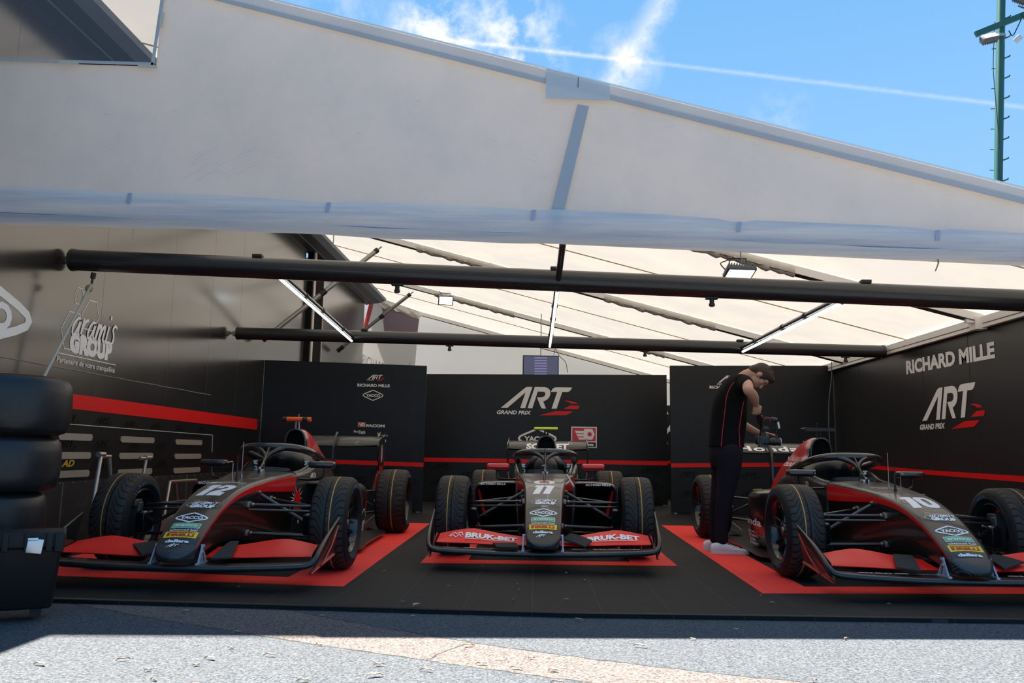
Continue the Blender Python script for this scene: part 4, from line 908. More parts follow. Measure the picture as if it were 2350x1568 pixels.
def car(num, label, loc, rz, tilt, cfg):
    t = thing('race_car', label, 'race car', loc, rz, 'open wheel race cars'); t.rotation_euler = (0, tilt, rz)
    ys = [-1.062,-1.058,-1.05,-1.04,-1.025,-1.005,-.985,-.96,-.93]+[-.90+.05*i for i in range(18)]
    matf = lambda n: (lambda i, j: 1 if (j in (7,8) or j in (2*n-2-8-1+0, 2*n-2-8-0)) else (0 if (j <= 6 or j >= 2*n-2-7) else 2))
    rings = [ring_body(y) for y in ys]; n = rings[0][1]
    b = MB(); b.loft([r for r, _ in rings], matf=matf(n)); nose = b.build('nose_cone', [BODY, CRED, BODYB], t); lab(nose, 'graphite nose with a red side line')
    ys2 = [-.048+.04*i for i in range(20)]; ys2[-1] = .72
    b = MB(); b.loft([ring_body(y)[0] for y in ys2], matf=matf(n)); tub = b.build('monocoque', [BODY, CRED, BODYB], t)
    b = MB(); tip = [ring_body(y)[0] for y in (-1.062,-1.058,-1.05,-1.04,-1.025,-1.005,-.985,-.972)]
    b.loft([[p+Vector((p.x*.02, -.0025, .0012 if p.z > .18 else -.001)) for p in r] for r in tip], cap=(True, False)); lab(b.build('nose_tip', mat_carbon('carbon_stripes', (.020,.0195,.019), .42, 330.0, .7) if 'carbon_stripes' not in MATS else MATS['carbon_stripes'], nose), 'bare carbon nose tip')
    # numbers and stickers on the nose
    s = Sheet()
    nw = {'11': .19, '12': .215, '10': .215}[num]
    s = number(num, nw, .245, PWHITE, .03, .0 if num == '10' else .12); s = Sheet().place(s, 0, -.12, 1)
    s.lay('number_decal', topmap(-.335), nose, cut=.04)
    a = aramis(PWHITE, .21); s = Sheet(); s.place(a, -.105, -.05, 1, .75); s.lay('sponsor_decal', topmap(-.59), nose, cut=.03, eps=.0018)
    s = Sheet(); s.place(yacco(PWHITE, .21, .092, .05), 0, 0, 1); s.lay('sponsor_decal', topmap(-.75), nose, cut=.04, eps=.0018)
    s = Sheet(); s.rect(-.094,-.023,.094,.023,PWHITE); s.rect(-.090,-.019,.090,.019,GREEN,1); s.text('aramco', 0,-.011,.026,PWHITE,w=.15,align='c',bold=.02,lift=2)
    s.text('advanced fuel', 0,-.048,.019,PWHITE,w=.18,align='c',bold=.01); s.lay('sponsor_decal', topmap(-.828), nose, cut=.04, eps=.0015)
    s = Sheet(); s.place(pirelli(.215, YEL, LRED), 0, 0, 1, 1.15); s.lay('sponsor_decal', topmap(-.905), nose, cut=.03, eps=.0015)
    s = Sheet(); s.text('dallara', 0,-.008,.020,PWHITE,w=.155,align='c',bold=.05)
    if num != '10': s.place(art_logo(PWHITE, PWHITE, False), -.055,-.044,.0235)
    s.lay('sponsor_decal', topmap(-.955), nose, cut=.03, eps=.0045)
    s = Sheet()
    if num == '11': s.poly(arc(0,0,.095,0,348,30,.10), PWHITE); s.poly(arc(0,.01,.046,0,348,20,.035), DRED, 2); s.rect(-.10,.115,.10,.122,PWHITE); s.text('MALUCELLI', 0,.18,.04,DRED,w=.20,align='c',bold=.02); s.text('TEAM', 0,-.075,.03,M('print_black',(.02,.02,.02),.5),w=.09,align='c',lift=3); s.lay('helmet_sponsor_decal', topmap(-.06), tub, cut=.04)
    else: s.text('MALUCELLI' if num == '12' else 'CASTROL', .02,0,.035,PWHITE,w=.20,align='c',bold=.01); s.rect(-.15,.0,-.09,.05,PWHITE) if num == '12' else s.rect(-.12,.06,.10,.068,PWHITE); s.lay('sponsor_decal', topmap(-.12 if num == '12' else .16), tub, cut=.04)
    if num == '12':
        for sg in (1,):
            s = Sheet(); spl = []
            rnd = random.Random(5)
            for i in range(15):
                a = 2*pi*i/15+rnd.uniform(-.12,.12); r = rnd.uniform(.09,.145); w_ = .009
                s.poly([(-sin(a)*w_, cos(a)*w_), (r*cos(a)*1.05, r*sin(a)), (sin(a)*w_, -cos(a)*w_)], PWHITE, i*.1)
            s.poly(arc(0,-.005,.052,0,340,14,.082), CRED, 2); s.text('?', .03,-.20,.045,PWHITE,w=.05,bold=.02)
            s.lay('splash_decal', lambda u, v, d: Vector((interp([(.50,.264),(.62,.282),(.70,.302),(.90,.311)], .67+u)[0]+d, .67+u, .47+v)), tub, cut=.04, eps=.004)
    if num == '10':
        b = MB(); b.prism([(.0,1.95,.60),(-.52,1.80,.605),(-.44,2.1,.58)], (0,0,.004)); 
    # cockpit sides, headrest, windscreen
    CT = [(.70,.286,.700),(.80,.293,.704),(.95,.306,.722),(1.1,.322,.758),(1.25,.334,.790),(1.4,.338,.80),(1.65,.330,.785)]
    rings = []
    for i in range(25):
        y = .70+.95*i/24; wo, zr = interp(CT, y); wi = wo-.085
        P = [(wo*.9,.10),(wo+.005,.45),(wo,zr-.05),(wo-.012,zr-.014),(wo-.035,zr),(wi+.02,zr-.002),(wi,zr-.02),(wi-.02,.45),(0,.38)]
        rings.append([Vector((x,y,z)) for x, z in P]+[Vector((-x,y,z)) for x, z in P[-2::-1]])
    b = MB(); b.loft(rings, closed=True, matf=lambda i, j: 0 if (j <= 4 or j >= 12) else 1); b.build('cockpit', [BODY, DBLACK], t)
    b = MB(); rr = []
    for y, w, z in ((1.13,.05,.80),(1.14,.10,.835),(1.17,.145,.865),(1.22,.17,.885),(1.30,.185,.897),(1.42,.19,.905),(1.60,.19,.91)):
        rr.append([Vector((w*1.05*cos(radians(a))*(1 if abs(cos(radians(a))) < .9 else 1.06), y+(.10*abs(cos(radians(a)))**3 if y < 1.3 else 0), .66+(z-.66)*max(0, sin(radians(a)))**.75)) for a in range(0, 181, 12)])
    b.loft(rr, closed=True); b.build('headrest', M('headrest_black', (.008,.008,.009), .42), t)
    b = MB()
    for sg in (1,-1): b.prism([(sg*.22,1.16,.63),(sg*.30,1.16,.63),(sg*.30,1.17,.775),(sg*.22,1.17,.775)], (0,.02,0))
    b.prism([(-.13,1.35,.55),(.13,1.35,.55),(.13,1.35,.80),(-.13,1.35,.80)], (0,.02,0)); ck = b.build('seat_insert', M('seat_dark', (.02,.02,.024), .5), t)
    for sg in (1,-1):
        s = Sheet(); s.text('RICHARD M', 0,0,.042,PWHITE,w=.26,bold=.05); s.lay('sponsor_decal', flatmap((sg*.235+.020,1.155,.525),(0,0,1),(-1,0,0)), ck)
    s = Sheet(); s.text('ARTA', 0,0,.045,PWHITE,w=.14,bold=.03)
    for sg in (1,-1): s.lay('sponsor_decal', (lambda sg_: (lambda u, v, d: Vector((sg_*(interp(CT, 1.0+u)[0]+.006+d), 1.0+u*sg_ if sg_ > 0 else 1.14-u, .64+v))))(sg), tub)
    b = MB(); st = []
    for i in range(17):
        a = radians(-80+160*i/16); x = .19*sin(a); y = .84-.20*cos(a); h_ = .035*cos(a)**.5+.004
        st.append([Vector((x,y,.70)), Vector((x*1.0,y+.03,.70+h_)), Vector((x*.985,y+.033,.70+h_)), Vector((x*.985,y+.006,.70))])
    b.loft(st); b.build('windscreen', GLASSM, t)
    b = MB(); b.ell((0,1.06,.74), (.125,.14,.125)); b.build('steering_area', M('headrest_foam', (.02,.022,.028), .5), t) if num == '11' else None
    # halo
    hp = [(-.292,1.62,.755),(-.298,1.42,.805),(-.306,1.2,.842),(-.296,1.02,.868),(-.245,.90,.893),(-.15,.845,.906),(0,.83,.909)]
    hp = hp+[(-x,y,z) for x,y,z in hp[-2::-1]]; P = curvepath(hp, 60)
    b = MB(); b.tube(P, .033, 0, 16, flat=(1.0,1.0), upv=(0,0,1)); 
    b.tube(curvepath([(0,.565,.695),(0,.64,.735),(0,.72,.80),(0,.79,.865),(0,.835,.902)], 20), [.020+.002*i/19 for i in range(20)], 0, 12, flat=(.55,1.5), upv=(1,0,0) and None)
    for sg in (1,-1):
        w = curvepath([(0,.72,.80),(sg*.022,.755,.843),(sg*.07,.795,.878),(sg*.13,.835,.898),(sg*.20,.865,.900)], 16); b.tube(w, [.014+.016*i/15 for i in range(16)], 0, 10)
        b.prism([(0,.79,.875),(sg*.06,.81,.892),(sg*.12,.84,.905),(0,.835,.91)], (0,.012,.006))
    ho = b.build('halo', BODYB if False else M('halo_black', (.016,.016,.017), .28, coat=.7), t); lab(ho, 'black head protection hoop with central pillar')
    b = MB(); b.box((0,.60,.70), (.06,.07,.035), 0, None, .008); b.box((0,.66,.745), (.022,.03,.05), 0, None, .004); b.ell((.0,.575,.725), (.012,.012,.012)); b.build('pillar_mount', STEEL, ho)
    # engine cover with intake
    ET = [(1.60,.084,1.085,.108,.92,.27,.74),(1.72,.086,1.092,.110,.92,.28,.73),(1.95,.070,1.062,.098,.88,.30,.66),(2.2,.050,1.00,.085,.80,.29,.56),(2.5,.034,.89,.072,.72,.25,.46),(2.8,.026,.78,.06,.62,.19,.40),(3.1,.02,.62,.05,.50,.13,.33)]
    rings = []
    for i in range(31):
        y = 1.60+1.5*i/30; wt, zt, wm, zm, wb, zb = interp(ET, y); P = [(0,zt),(wt*.45,zt-.008),(wt*.8,zt-.03),(wt,zt-.075),(wm*.99,(zt-.075+zm)/2),(wm,zm),(wm+(wb-wm)*.35,zm-(zm-zb)*.45),(wb*.9,zb+.03),(wb,zb-.04),(wb*.95,.3),(wb*.8,.12)]
        rings.append([Vector((x,y,z)) for x, z in P]+[Vector((-x,y,z)) for x, z in P[::-1][:-1]])
    b = MB(); nn = len(rings[0]); b.loft(rings, matf=lambda i, j: (1 if (j < 6 or j > nn-7) and i > 0 else (0 if j < 8 or j > nn-9 else 2))); ec = b.build('engine_cover', [BODYB, CRED, BODYB], t); lab(ec, 'red and black engine cover')
    # intake ring and dark mouth
    P = [(.075,.885),(.097,.91),(.098,.95),(.090,1.0),(.074,1.040),(.045,1.068),(0,1.080)]; P = P+[(-x,z) for x, z in P[-2::-1]]
    pts = curvepath([(x,1.575,z) for x, z in P], 40); b = MB(); b.tube(pts+[pts[0]], .011, 0, 10); rg = b.build('intake_ring', M('intake_black', (.014,.014,.014), .35, coat=.4), t)
    b = MB(); b.loft([[Vector((p.x*.93, yy, .985+(p.z-.985)*.93)) for p in pts[::2]] for yy in (1.590,1.597)], closed=True); b.build('intake_mouth', DBLACK, rg)
    if num == '10': s = Sheet(); s.text('FUEL OUT', 0,0,.040,PWHITE,w=.46,bold=.03); s.text('CELSIUS', -.04,-.055,.038,PWHITE,w=.30,bold=.02,shear=.2); s.lay('sponsor_decal', lambda u, v, d: Vector((-.124-max(0,-v)*.80-d, 2.17-u, .862+v)), ec)
    # roll hoop camera bar
    tc_ = cfg['tcam']
    b = MB()
    for sg in (-1,1): b.tube([(sg*.018,1.63,1.07),(sg*.014,1.62,1.16)], .009, 0, 8)
    b.tube([(0,1.66,1.16),(0,1.66,1.225)], .0035, 0, 6); b.ell((0,1.66,1.228), (.006,.006,.006), 0, None, 8, 6)
    tcs = b.build('camera_stalk', BLACK if num != '12' else STEEL, t)
    b = MB()
    if num == '12': b.tube([(-.10,1.6,1.18),(.055,1.6,1.18)], .023, 0, 14); b.tube([(-.138,1.6,1.18),(-.098,1.6,1.18)], .0235, 1, 14); b.tube([(.055,1.6,1.18),(.106,1.6,1.18)], .0235, 1, 14); b.tube([(.106,1.6,1.18),(.137,1.6,1.18)], .023, 0, 14)
    elif num == '11': b.box((-.003,1.6,1.165), (.262,.055,.026), 0, None, .008); b.box((-.003,1.6,1.149), (.262,.055,.010), 1)
    else: b.prism([(-.165,1.6,1.172),(-.13,1.6,1.152),(.15,1.6,1.152),(.155,1.6,1.172),(.15,1.6,1.182),(-.13,1.6,1.186)], (0,.07,0), 1)
    cb_ = b.build('camera_bar', [M('bar_'+num, tc_, .35, emit=tc_, es=.0), BLACK], t); lab(cb_, {'12':'orange bar with black bands','11':'bright yellow-green bar','10':'black wing-shaped bar'}[num])
    # mirrors
    for sg in (1,-1):
        b = MB(); b.box((sg*.472,.80,.760), (.228,.10,.060), 0, None, .024); mi = b.build('mirror', [M('mirror_'+num, cfg['mirror'], .28, coat=.7)], t)
        b = MB(); b.box((sg*.472,.852,.760), (.19,.004,.032), 0); b.build('mirror_glass', M('mirror_glass', (.5,.52,.55), .05, metal=1), mi)
        b = MB(); b.tube(curvepath([(sg*.485,.80,.735),(sg*.485,.795,.68),(sg*.475,.79,.65),(sg*.44,.785,.636),(sg*.36,.77,.632),(sg*.255,.75,.64)], 24), .0115, 0, 10, flat=(1.5,.8)); b.build('mirror_arm', BODYB, t)
    # side pods
    ST = [(.94,.715,.596,.10),(1.05,.728,.602,.08),(1.25,.735,.600,.06),(1.5,.725,.585,.05),(1.7,.685,.555,.05),(1.95,.58,.505,.05),(2.2,.45,.45,.05),(2.5,.34,.40,.05),(2.75,.27,.37,.05),(2.95,.22,.34,.06)]
    for sg in (1,-1):
        def srow(y, inset, yy=None):
            xo, zt, zb = interp(ST, y); xi = .27; P = [(xi,zt+.01-inset),(xi+(xo-xi)*.5,zt+.006-inset),(xo-.10,zt-inset),(xo-.045-inset*.5,zt-.010-inset),(xo-.012-inset,zt-.035-inset*.6),(xo-inset,zt-.08),(xo-inset-.004,zt-.2),(xo-inset-.03,zb+.12),(xo-.075-inset,zb+.02),(xo-.12-inset,zb+inset),(xi,zb+inset)]
            return [Vector((sg*x, yy if yy is not None else y, z)) for x, z in P]
        rr = [srow(1.25,.04,1.35), srow(1.0,.034,1.0), srow(.95,.026,.945), srow(.95,.014,.936), srow(.95,.004,.942), srow(.96,0)]+[srow(1.0+.08*i,0) for i in range(25)]
        b = MB(); b.loft(rr, matf=lambda i, j: 1 if i < 2 else 0); sp = b.build('sidepod', [BODYB, DBLACK], t)
        b = MB(); b.prism([(sg*.695,.99,.53),(sg*.672,.99,.53),(sg*.60,1.02,.26),(sg*.635,1.02,.26)], (0,.02,0)); b.build('inlet_vane', CRED, sp)
        s = Sheet(); s.text('RICHARD MILLE', 0,0,.024,PWHITE,w=.255,align='c',bold=.03,shear=.15); s.lay('sponsor_decal', flatmap((sg*.53,.931,.572),(1,0,0),(0,.35,.94)), sp)
        if num == '10' and sg < 0:
            s = Sheet(); s.text('Honda', 0,0,.066,PWHITE,w=.76,bold=.03); s.rect(.20,-.19,.34,-.06,PWHITE); s.rect(.235,-.10,.305,-.075,BODYB,1); s.rect(.235,-.165,.30,-.115,BODYB,1)
            for i, q in enumerate(('Honda','FORMULA','DREAM','PROJECT')): s.text(q, .37,-.075-.036*i,.022,PWHITE,w=.17 if i in (0,2) else .26,bold=.02)
            s.lay('sponsor_decal', lambda u, v, d: Vector((-(interp(ST, 1.86-u)[0]-.004-max(0, -v-.02)*.12+d+.002), 1.86-u, .272+v)), sp, cut=.06, eps=.006)
        if num == '12' and sg > 0:
            s = Sheet(); s.poly(arc(0,0,.05,0,345,14,.10), CRED); s.poly(arc(.02,.03,.026,0,345,14,.07), DBLACK, 1); s.text('ART', -.20,-.28,.10,PWHITE,w=.18,bold=.03,shear=.2); s.line(arc(-.12,-.24,.12,0,345,20,.16), .01, PWHITE, True)
            s.lay('sponsor_decal', lambda u, v, d: Vector((interp(ST, 1.50+u)[0]-.004-max(0, -v-.15)*.12+d+.002, 1.50+u, .43+v)), sp, cut=.06, eps=.006)
    if num == '10': b = MB(); b.prism([(-.50,1.86,.535),(-.66,1.60,.578),(-.58,1.58,.585)], (0,0,.006)); lab(b.build('warning_sticker', YEL, t), 'yellow triangular sticker')
    # floor
    b = MB(); o_ = [(.30,.66),(.60,.74),(.80,.86),(.82,.98),(.785,1.35),(.78,2.0),(.77,2.40),(.70,2.50),(.56,2.44),(.50,2.6),(.48,3.35)]; o_ = o_+[(-x,y) for x, y in o_[::-1]]
    b.prism([(x,y,.034) for x, y in o_], (0,0,.022), 0, 0); lab(b.build('floor_pan', CARBON, t), 'flat carbon floor')
    b = MB()
    for sg in (1,-1): b.tube([(sg*.26,2.4,.42),(sg*.50,2.35,.06)], .004, 0, 6); b.tube([(sg*.60,2.6,.36),(sg*.60,2.75,.2),(sg*.48,2.7,.10)], .004, 0, 6)
    b.build('floor_stay', STEEL, t)
    # front wing
    LE = [(0,-1.0,.124),(.2,-1.0,.124),(.4,-.997,.127),(.6,-.99,.134),(.78,-.978,.142),(.86,-.962,.152),(.890,-.930,.180),(.902,-.86,.235),(.908,-.75,.290),(.914,-.60,.350),(.921,-.43,.411)]
    full = [(-x,y,z) for x, y, z in LE[:0:-1]]+LE; P = curvepath(full, 90); R_ = [.020 if abs(p.x) < .84 else max(.007, .020-(p.y+.97)*.03) for p in P]
    b = MB(); b.tube(P, R_, 0, 12); 
    rr = []
    for i in range(41):
        x = -.865+1.73*i/40; q = interp([(abs(a), bb, c) for a, bb, c in LE[:7]], abs(x)); y0, z0 = q
        rr.append([Vector((x,y0,z0-.016)), Vector((x,y0-.004,z0)), Vector((x,y0,z0+.016)), Vector((x,y0+.09,z0+.020)), Vector((x,-.80,z0+.012)), Vector((x,-.74,z0+.004)), Vector((x,-.80,z0-.005)), Vector((x,y0+.08,z0-.014))])
    b.loft(rr); fw = b.build('front_wing', CARBON, t); lab(fw, 'carbon front wing main plane with upswept ends')
    for sg in (1,-1):
        top = curvepath([(sg*x,y,z) for x, y, z in LE[5:]], 16); rr = []
        for i, p in enumerate(top):
            k = i/15; bt = Vector((sg*(.872+.045*k), -.962+.43*k, .105+.070*k)); mid = p.lerp(bt, .5)+Vector((sg*.018*(1-k),0,0))
            rr.append([p, p.lerp(mid,.5)+Vector((sg*.005,0,0)), mid, mid.lerp(bt,.5), bt, bt+Vector((-sg*.006,0,0)), mid+Vector((-sg*.008,0,0)), p+Vector((-sg*.006,0,-.002))])
        b = MB(); b.loft(rr, matf=lambda i, j: 1 if False else 0); ep = b.build('endplate', M('endplate_black', (.012,.012,.012), .3, coat=.3), t)
        b = MB(); b.tube([Vector((sg*(.874+.045*i/10), -.955+.425*i/10, .100+.072*i/10)) for i in range(11)], .008, 0, 8, flat=(1.2,1)); 
        q0, q1 = Vector((sg*.926,-.46,.36)), Vector((sg*.905,-.80,.13)); b.tube([q0, q0.lerp(q1,.5)+Vector((sg*.006,0,-.01)), q1], .0055, 0, 6); b.build('red_trim_line', CRED, ep)
        # red flap
        FT = [(.135,.172,.205,.215),(.20,.172,.212,.222),(.35,.175,.232,.242),(.50,.180,.258,.270),(.60,.184,.268,.280),(.70,.186,.256,.268),(.80,.188,.236,.246),(.845,.190,.228,.238)]
        rr = []
        for i in range(29):
            x = .135+.71*i/28; z0, zt, _z = interp(FT, x); ch = .0
            Q = [(-.815,z0-.006),(-.822,z0),(-.812,z0+.007),(-.76,z0+(zt-z0)*.26+.008),(-.70,z0+(zt-z0)*.58+.006),(-.64,z0+(zt-z0)*.9+.004),(-.605,zt+.010),(-.60,zt+.004),(-.64,z0+(zt-z0)*.86-.004),(-.70,z0+(zt-z0)*.5-.004),(-.76,z0+(zt-z0)*.2-.002)]
            rr.append([Vector((sg*x,y,z)) for y, z in Q])
        b = MB(); b.loft(rr, matf=lambda i, j: 0 if j < 7 else 1); fl = b.build('wing_flap', [WRED, BODYB], t); lab(fl, 'red curved wing flap')
        if num == '11':
            s = Sheet(); s.text('BRUK-BET', -.18,-.020,.048,PWHITE,w=.415,bold=.05); s.rect(-.18,-.034,.21,-.029,PWHITE); s.line([(-.31,.0),(-.285,.03),(-.265,.03),(-.25,.015),(-.235,.03),(-.215,.03),(-.20,.0)], .007, PWHITE); s.line([(-.30,-.01),(-.28,.01),(-.255,-.02),(-.23,.01),(-.21,-.015)], .006, PWHITE)
            def fmap(sg_):
                def fn(u, v, d):
                    x = u+(.53 if sg_ > 0 else -.445); z0, zt, _z = interp(FT, abs(x)); k = .50+v/.13; y = -.822+.215*k; z = z0+.007+(zt-z0)*max(0,k)**1.05; return Vector((x, y-.004-d, z+.004+d))
                return fn
            s.lay('sponsor_decal', fmap(sg), fl, cut=.04, eps=.002)
        b = MB(); b.prism([(sg*.852,-.90,.15),(sg*.852,-.66,.15),(sg*.852,-.60,.245),(sg*.852,-.72,.26),(sg*.852,-.86,.21)], (sg*.003,0,0)); b.build('wing_fence', BODYB, t)
        # foam pad resting across the wing, adjuster
        pc = cfg['pads'][0 if sg < 0 else 1]
        C4 = [Vector(c) for c in pc]; b = MB(); rr = []
        for i in range(6):
            t_ = i/5; l_, r_ = C4[0].lerp(C4[3], t_), C4[1].lerp(C4[2], t_); k_ = Vector((0,0,.006*sin(pi*t_)+.006)); rr.append([l_+k_, r_+k_, r_+k_+Vector((0,0,.010)), l_+k_+Vector((0,0,.010))])
        b.loft(rr, smooth=False); lab(b.build('foam_pad', PAD, t), 'dark grey foam pad laid over the wing')
        # pale brackets joining nose and wing
        b = MB()
        b.prism([(sg*.150,-.985,.150),(sg*.150,-.965,.150),(sg*.146,-.895,.262),(sg*.146,-.915,.268)], (sg*.010,0,0)); b.prism([(sg*.150,-.925,.150),(sg*.150,-.905,.150),(sg*.147,-.925,.215),(sg*.147,-.945,.215)], (sg*.010,0,0)); b.prism([(sg*.150,-.87,.150),(sg*.150,-.85,.152),(sg*.147,-.885,.215),(sg*.147,-.90,.212)], (sg*.010,0,0))
        b.tube([(sg*.152,-.935,.212),(sg*.152,-.915,.226),(sg*.152,-.895,.212)], .009, 0, 8); b.tube([(sg*.13,-.90,.255),(sg*.16,-.90,.255)], .010, 0, 8); b.box((sg*.152,-.92,.150), (.022,.15,.012), 0)
        b.build('wing_bracket', LBLUE, t)
    for sg in (1,-1):
        s = Sheet(); tx = {'11':'ZENDAOM','12':'','10':'HRC'}[num]
        if tx and num == '11': s.text(tx, 0,-.012,.042,M('print_grey',(.5,.5,.5),.5),w=.36,align='l',bold=.02); s.line(arc(-.10,.008,.055,20,340,14,.02), .010, MATS['print_grey']); s.lay('sponsor_decal', flatmap((sg*.50-.12,-.925,.1585),(1,0,sg*.012),(0,1,-.03)), fw)
        if num == '10': s.rect(-.20,-.004,-.13,.022,PWHITE); s.text('HRC', -.13,-.012,.045,PWHITE,w=.15,bold=.05,shear=.2); s.rect(.03,-.004,.12,.022,PWHITE); s.text('Hankook', .17,-.006,.03,PWHITE,w=.16,bold=.02,shear=.2); s.lay('sponsor_decal', flatmap((sg*.48-.02,-.925,.1585),(1,0,sg*.012),(0,1,-.03)), fw)
    # antennas and pitot on the nose top
    b = MB(); b.tube([(0,.155,.65),(0,.155,.94)], .0028, 0, 6); b.tube([(0,.155,.655),(0,.155,.69)], .008, 0, 8); b.build('whip_antenna', STEEL if num != '11' else BLACK, t)
    b = MB(); b.tube([(0,.05,.645),(0,.05,.68),(0,.052,.84)], [.014,.008,.004], 0, 8); b.build('thick_antenna', BLACK, t)
    b = MB()
    b.tube([(0,-.045,.63),(0,-.047,.775),(-.0,-.06,.788),(-.02,-.13,.782)], .0042, 0, 8); b.build('pitot_tube', STEEL, t)
    if num == '11':
        b = MB(); b.tube([(.205,.30,.695),(.262,.02,.60)], .0085, 0, 8); b.tube([(.225,.15,.642),(.165,.0,.598)], .008, 0, 8); lab(b.build('loose_strap', M('strap_pale', (.42,.40,.37), .5), t), 'pale crossed stays beside the cockpit front')
    # wheels
    for sg in (1,-1):
        w = make_wheel('front_wheel', .270, .688, t, sg) if cfg.get('make', True) else None
        w.location = (sg*.806,0,.344)
        w = make_wheel('rear_wheel', .325, .6876, t, sg); w.location = (sg*.770,2.88,.3438)
    # suspension
    for sg in (1,-1):
        b = MB(); F = dict(flat=(1.0,.55)); A_ = lambda p, q, r=.0115: b.tube([(sg*p[0],*p[1:]), (sg*q[0],*q[1:])], r, 0, 10)
        A_((.655,.0,.455),(.175,-.16,.475)); A_((.655,.0,.45),(.20,.26,.495)); A_((.655,-.07,.425),(.19,-.19,.440),.009)
        A_((.665,.0,.235),(.15,-.10,.262),.0125); A_((.665,.0,.235),(.20,.34,.225),.0125); A_((.63,.02,.300),(.172,.03,.555),.014)
        A_((.20,.02,.54),(.172,.03,.558),.022)
        b.build('front_suspension', M('arm_black', (.018,.018,.019), .3, coat=.5), t)
        for p in ((.178,-.16,.475),(.205,.26,.495),(.155,-.10,.262)):
            b = MB(); b.box((sg*p[0],p[1],p[2]), (.03,.05,.045), 0, None, .006); b.ell((sg*(p[0]+.03),p[1],p[2]), (.015,.015,.015), 0, None, 10, 8)
            b.build('joint', M('joint_metal', (.28,.26,.22), .4, metal=.8), t)
        b = MB(); b.box((sg*.625,-.10,.335), (.075,.16,.16), 0, None, .025); b.box((sg*.625,-.185,.335), (.055,.01,.13), 1, None, .003); b.build('brake_duct', [BODYB, DBLACK], t)
        b = MB(); A_((.62,2.88,.45),(.14,2.65,.42)); A_((.62,2.88,.45),(.14,2.95,.42)); A_((.62,2.88,.22),(.14,2.65,.18)); A_((.62,2.88,.22),(.14,3.0,.18)); A_((.60,2.85,.25),(.16,2.7,.5),.013); b.build('rear_suspension', MATS['arm_black'], t)
    b = MB(); b.loft([[Vector((x*w_,y,z0+(z1-z0)*(z))) for x, z in ((-1,0),(1,0),(1,.8),(.6,1),(-.6,1),(-1,.8))] for y, w_, z0, z1 in ((2.6,.18,.08,.42),(3.0,.15,.08,.40),(3.3,.09,.2,.36),(3.55,.07,.24,.34))], smooth=False); b.build('gearbox', BODYB, t)
    # rear wing
    rr = []
    for i in range(25):
        x = -.508+1.016*i/24; k = 1-(x/.508)**2; dz = -.018*k
        rr.append([Vector((x,y,z+dz*(1-.6*j/6))) for j, (y, z) in enumerate([(3.22,.945),(3.21,.955),(3.25,.968),(3.34,.975),(3.43,.985),(3.44,.98),(3.36,.955),(3.28,.935)])])
    b = MB(); b.loft(rr); rr = []
    for i in range(9):
        x = -.508+1.016*i/8; rr.append([Vector((x,y,z)) for y, z in [(3.40,.992),(3.405,1.000),(3.46,1.025),(3.53,1.062),(3.54,1.058),(3.47,1.012)]])
    b.loft(rr); b.build('rear_wing', M('rear_wing_carbon', (.020,.018,.015), .5, spec=.25), t)
    # front face of the wing (what one reads from ahead)
    b = MB(); rr = []
    for i in range(25):
        x = -.506+1.012*i/24; k = 1-(x/.508)**2; rr.append([Vector((x,3.215+.02*t_+.19*t_*t_,.950-.018*k+(1.046-.950+.018*k)*t_)) for t_ in (0,.2,.4,.6,.8,1)]+[Vector((x,3.225+.02*t_+.19*t_*t_,.945-.018*k+(1.046-.95+.018*k)*t_)) for t_ in (1,.6,.2)])
    b.loft(rr); wf = b.build('wing_face', mat_carbon('wing_face_carbon', (.022,.019,.014), .5, 500.0, .35) if 'wing_face_carbon' not in MATS else MATS['wing_face_carbon'], t); lab(wf, 'curved face of the rear wing')
    wmap = lambda u, v, d: Vector((u, 3.215+.02*v+.19*v*v-.004-d, .950-.018*(1-(u/.508)**2)+(.096+.018*(1-(u/.508)**2))*v))
    if num == '11': s = Sheet(); s.text('SCOMET', 0,.16,.66,PWHITE,w=.55,align='c',bold=.05); s.line(arc(.295,.85,.018,0,345,12,.2), .004, PWHITE, True); s.lay('sponsor_decal', wmap, wf, cut=.08, eps=.002)
    if num == '10': s = Sheet(); s.text('HONDA' if False else 'Honda', -.0,.27,.55,PWHITE,w=.72,align='c',bold=.03,spacing=1.1); s.lay('sponsor_decal', wmap, wf, cut=.08, eps=.002)
    for sg in (1,-1):
        E = [(3.58,1.100),(3.56,1.086),(3.50,1.062),(3.40,1.050),(3.20,1.010),(3.15,.94),(3.17,.80),(3.21,.72),(3.25,.66),(3.18,.55),(3.17,.43),(3.24,.40),(3.34,.47),(3.42,.60),(3.50,.70),(3.55,.80),(3.57,.95)]
        b = MB(); b.prism([(sg*.514,y,z) for y, z in E if z > .69], (sg*.010,0,0)); re = b.build('rear_endplate', BODYB, t)
        b = MB(); b.prism([(sg*(.514-.06*(.70-z)/.3),y,z) for y, z in E if z <= .725], (sg*.010,0,0)); lo_ = b.build('lower_endplate', BODYB, re); b = MB(); b.prism([(sg*(.526-.06*(.70-z)/.3),y,z) for y, z in E if z <= .725], (sg*.001,0,0)); b.build('red_panel', CRED, re)
        s = Sheet(); s.place(yacco(PWHITE, .20, .09, .06), 0, 0, 1); s.lay('sponsor_decal', flatmap((sg*.525 if sg > 0 else -.525,3.36,.86),(0,0,1) ,(0,-sg,0) if sg < 0 else (0,-1,0)), re, eps=.001)
        s = Sheet(); s.text('ART', 0,0,.07,PWHITE,w=.18,bold=.03,shear=.2); s.lay('team_mark', flatmap((sg*.524,3.26,.46) if sg > 0 else (-.512,3.33,.46),(0,sg*.4,.9),(0,-sg*.9*1,.4*1)), re, eps=.004) if sg > 0 else None
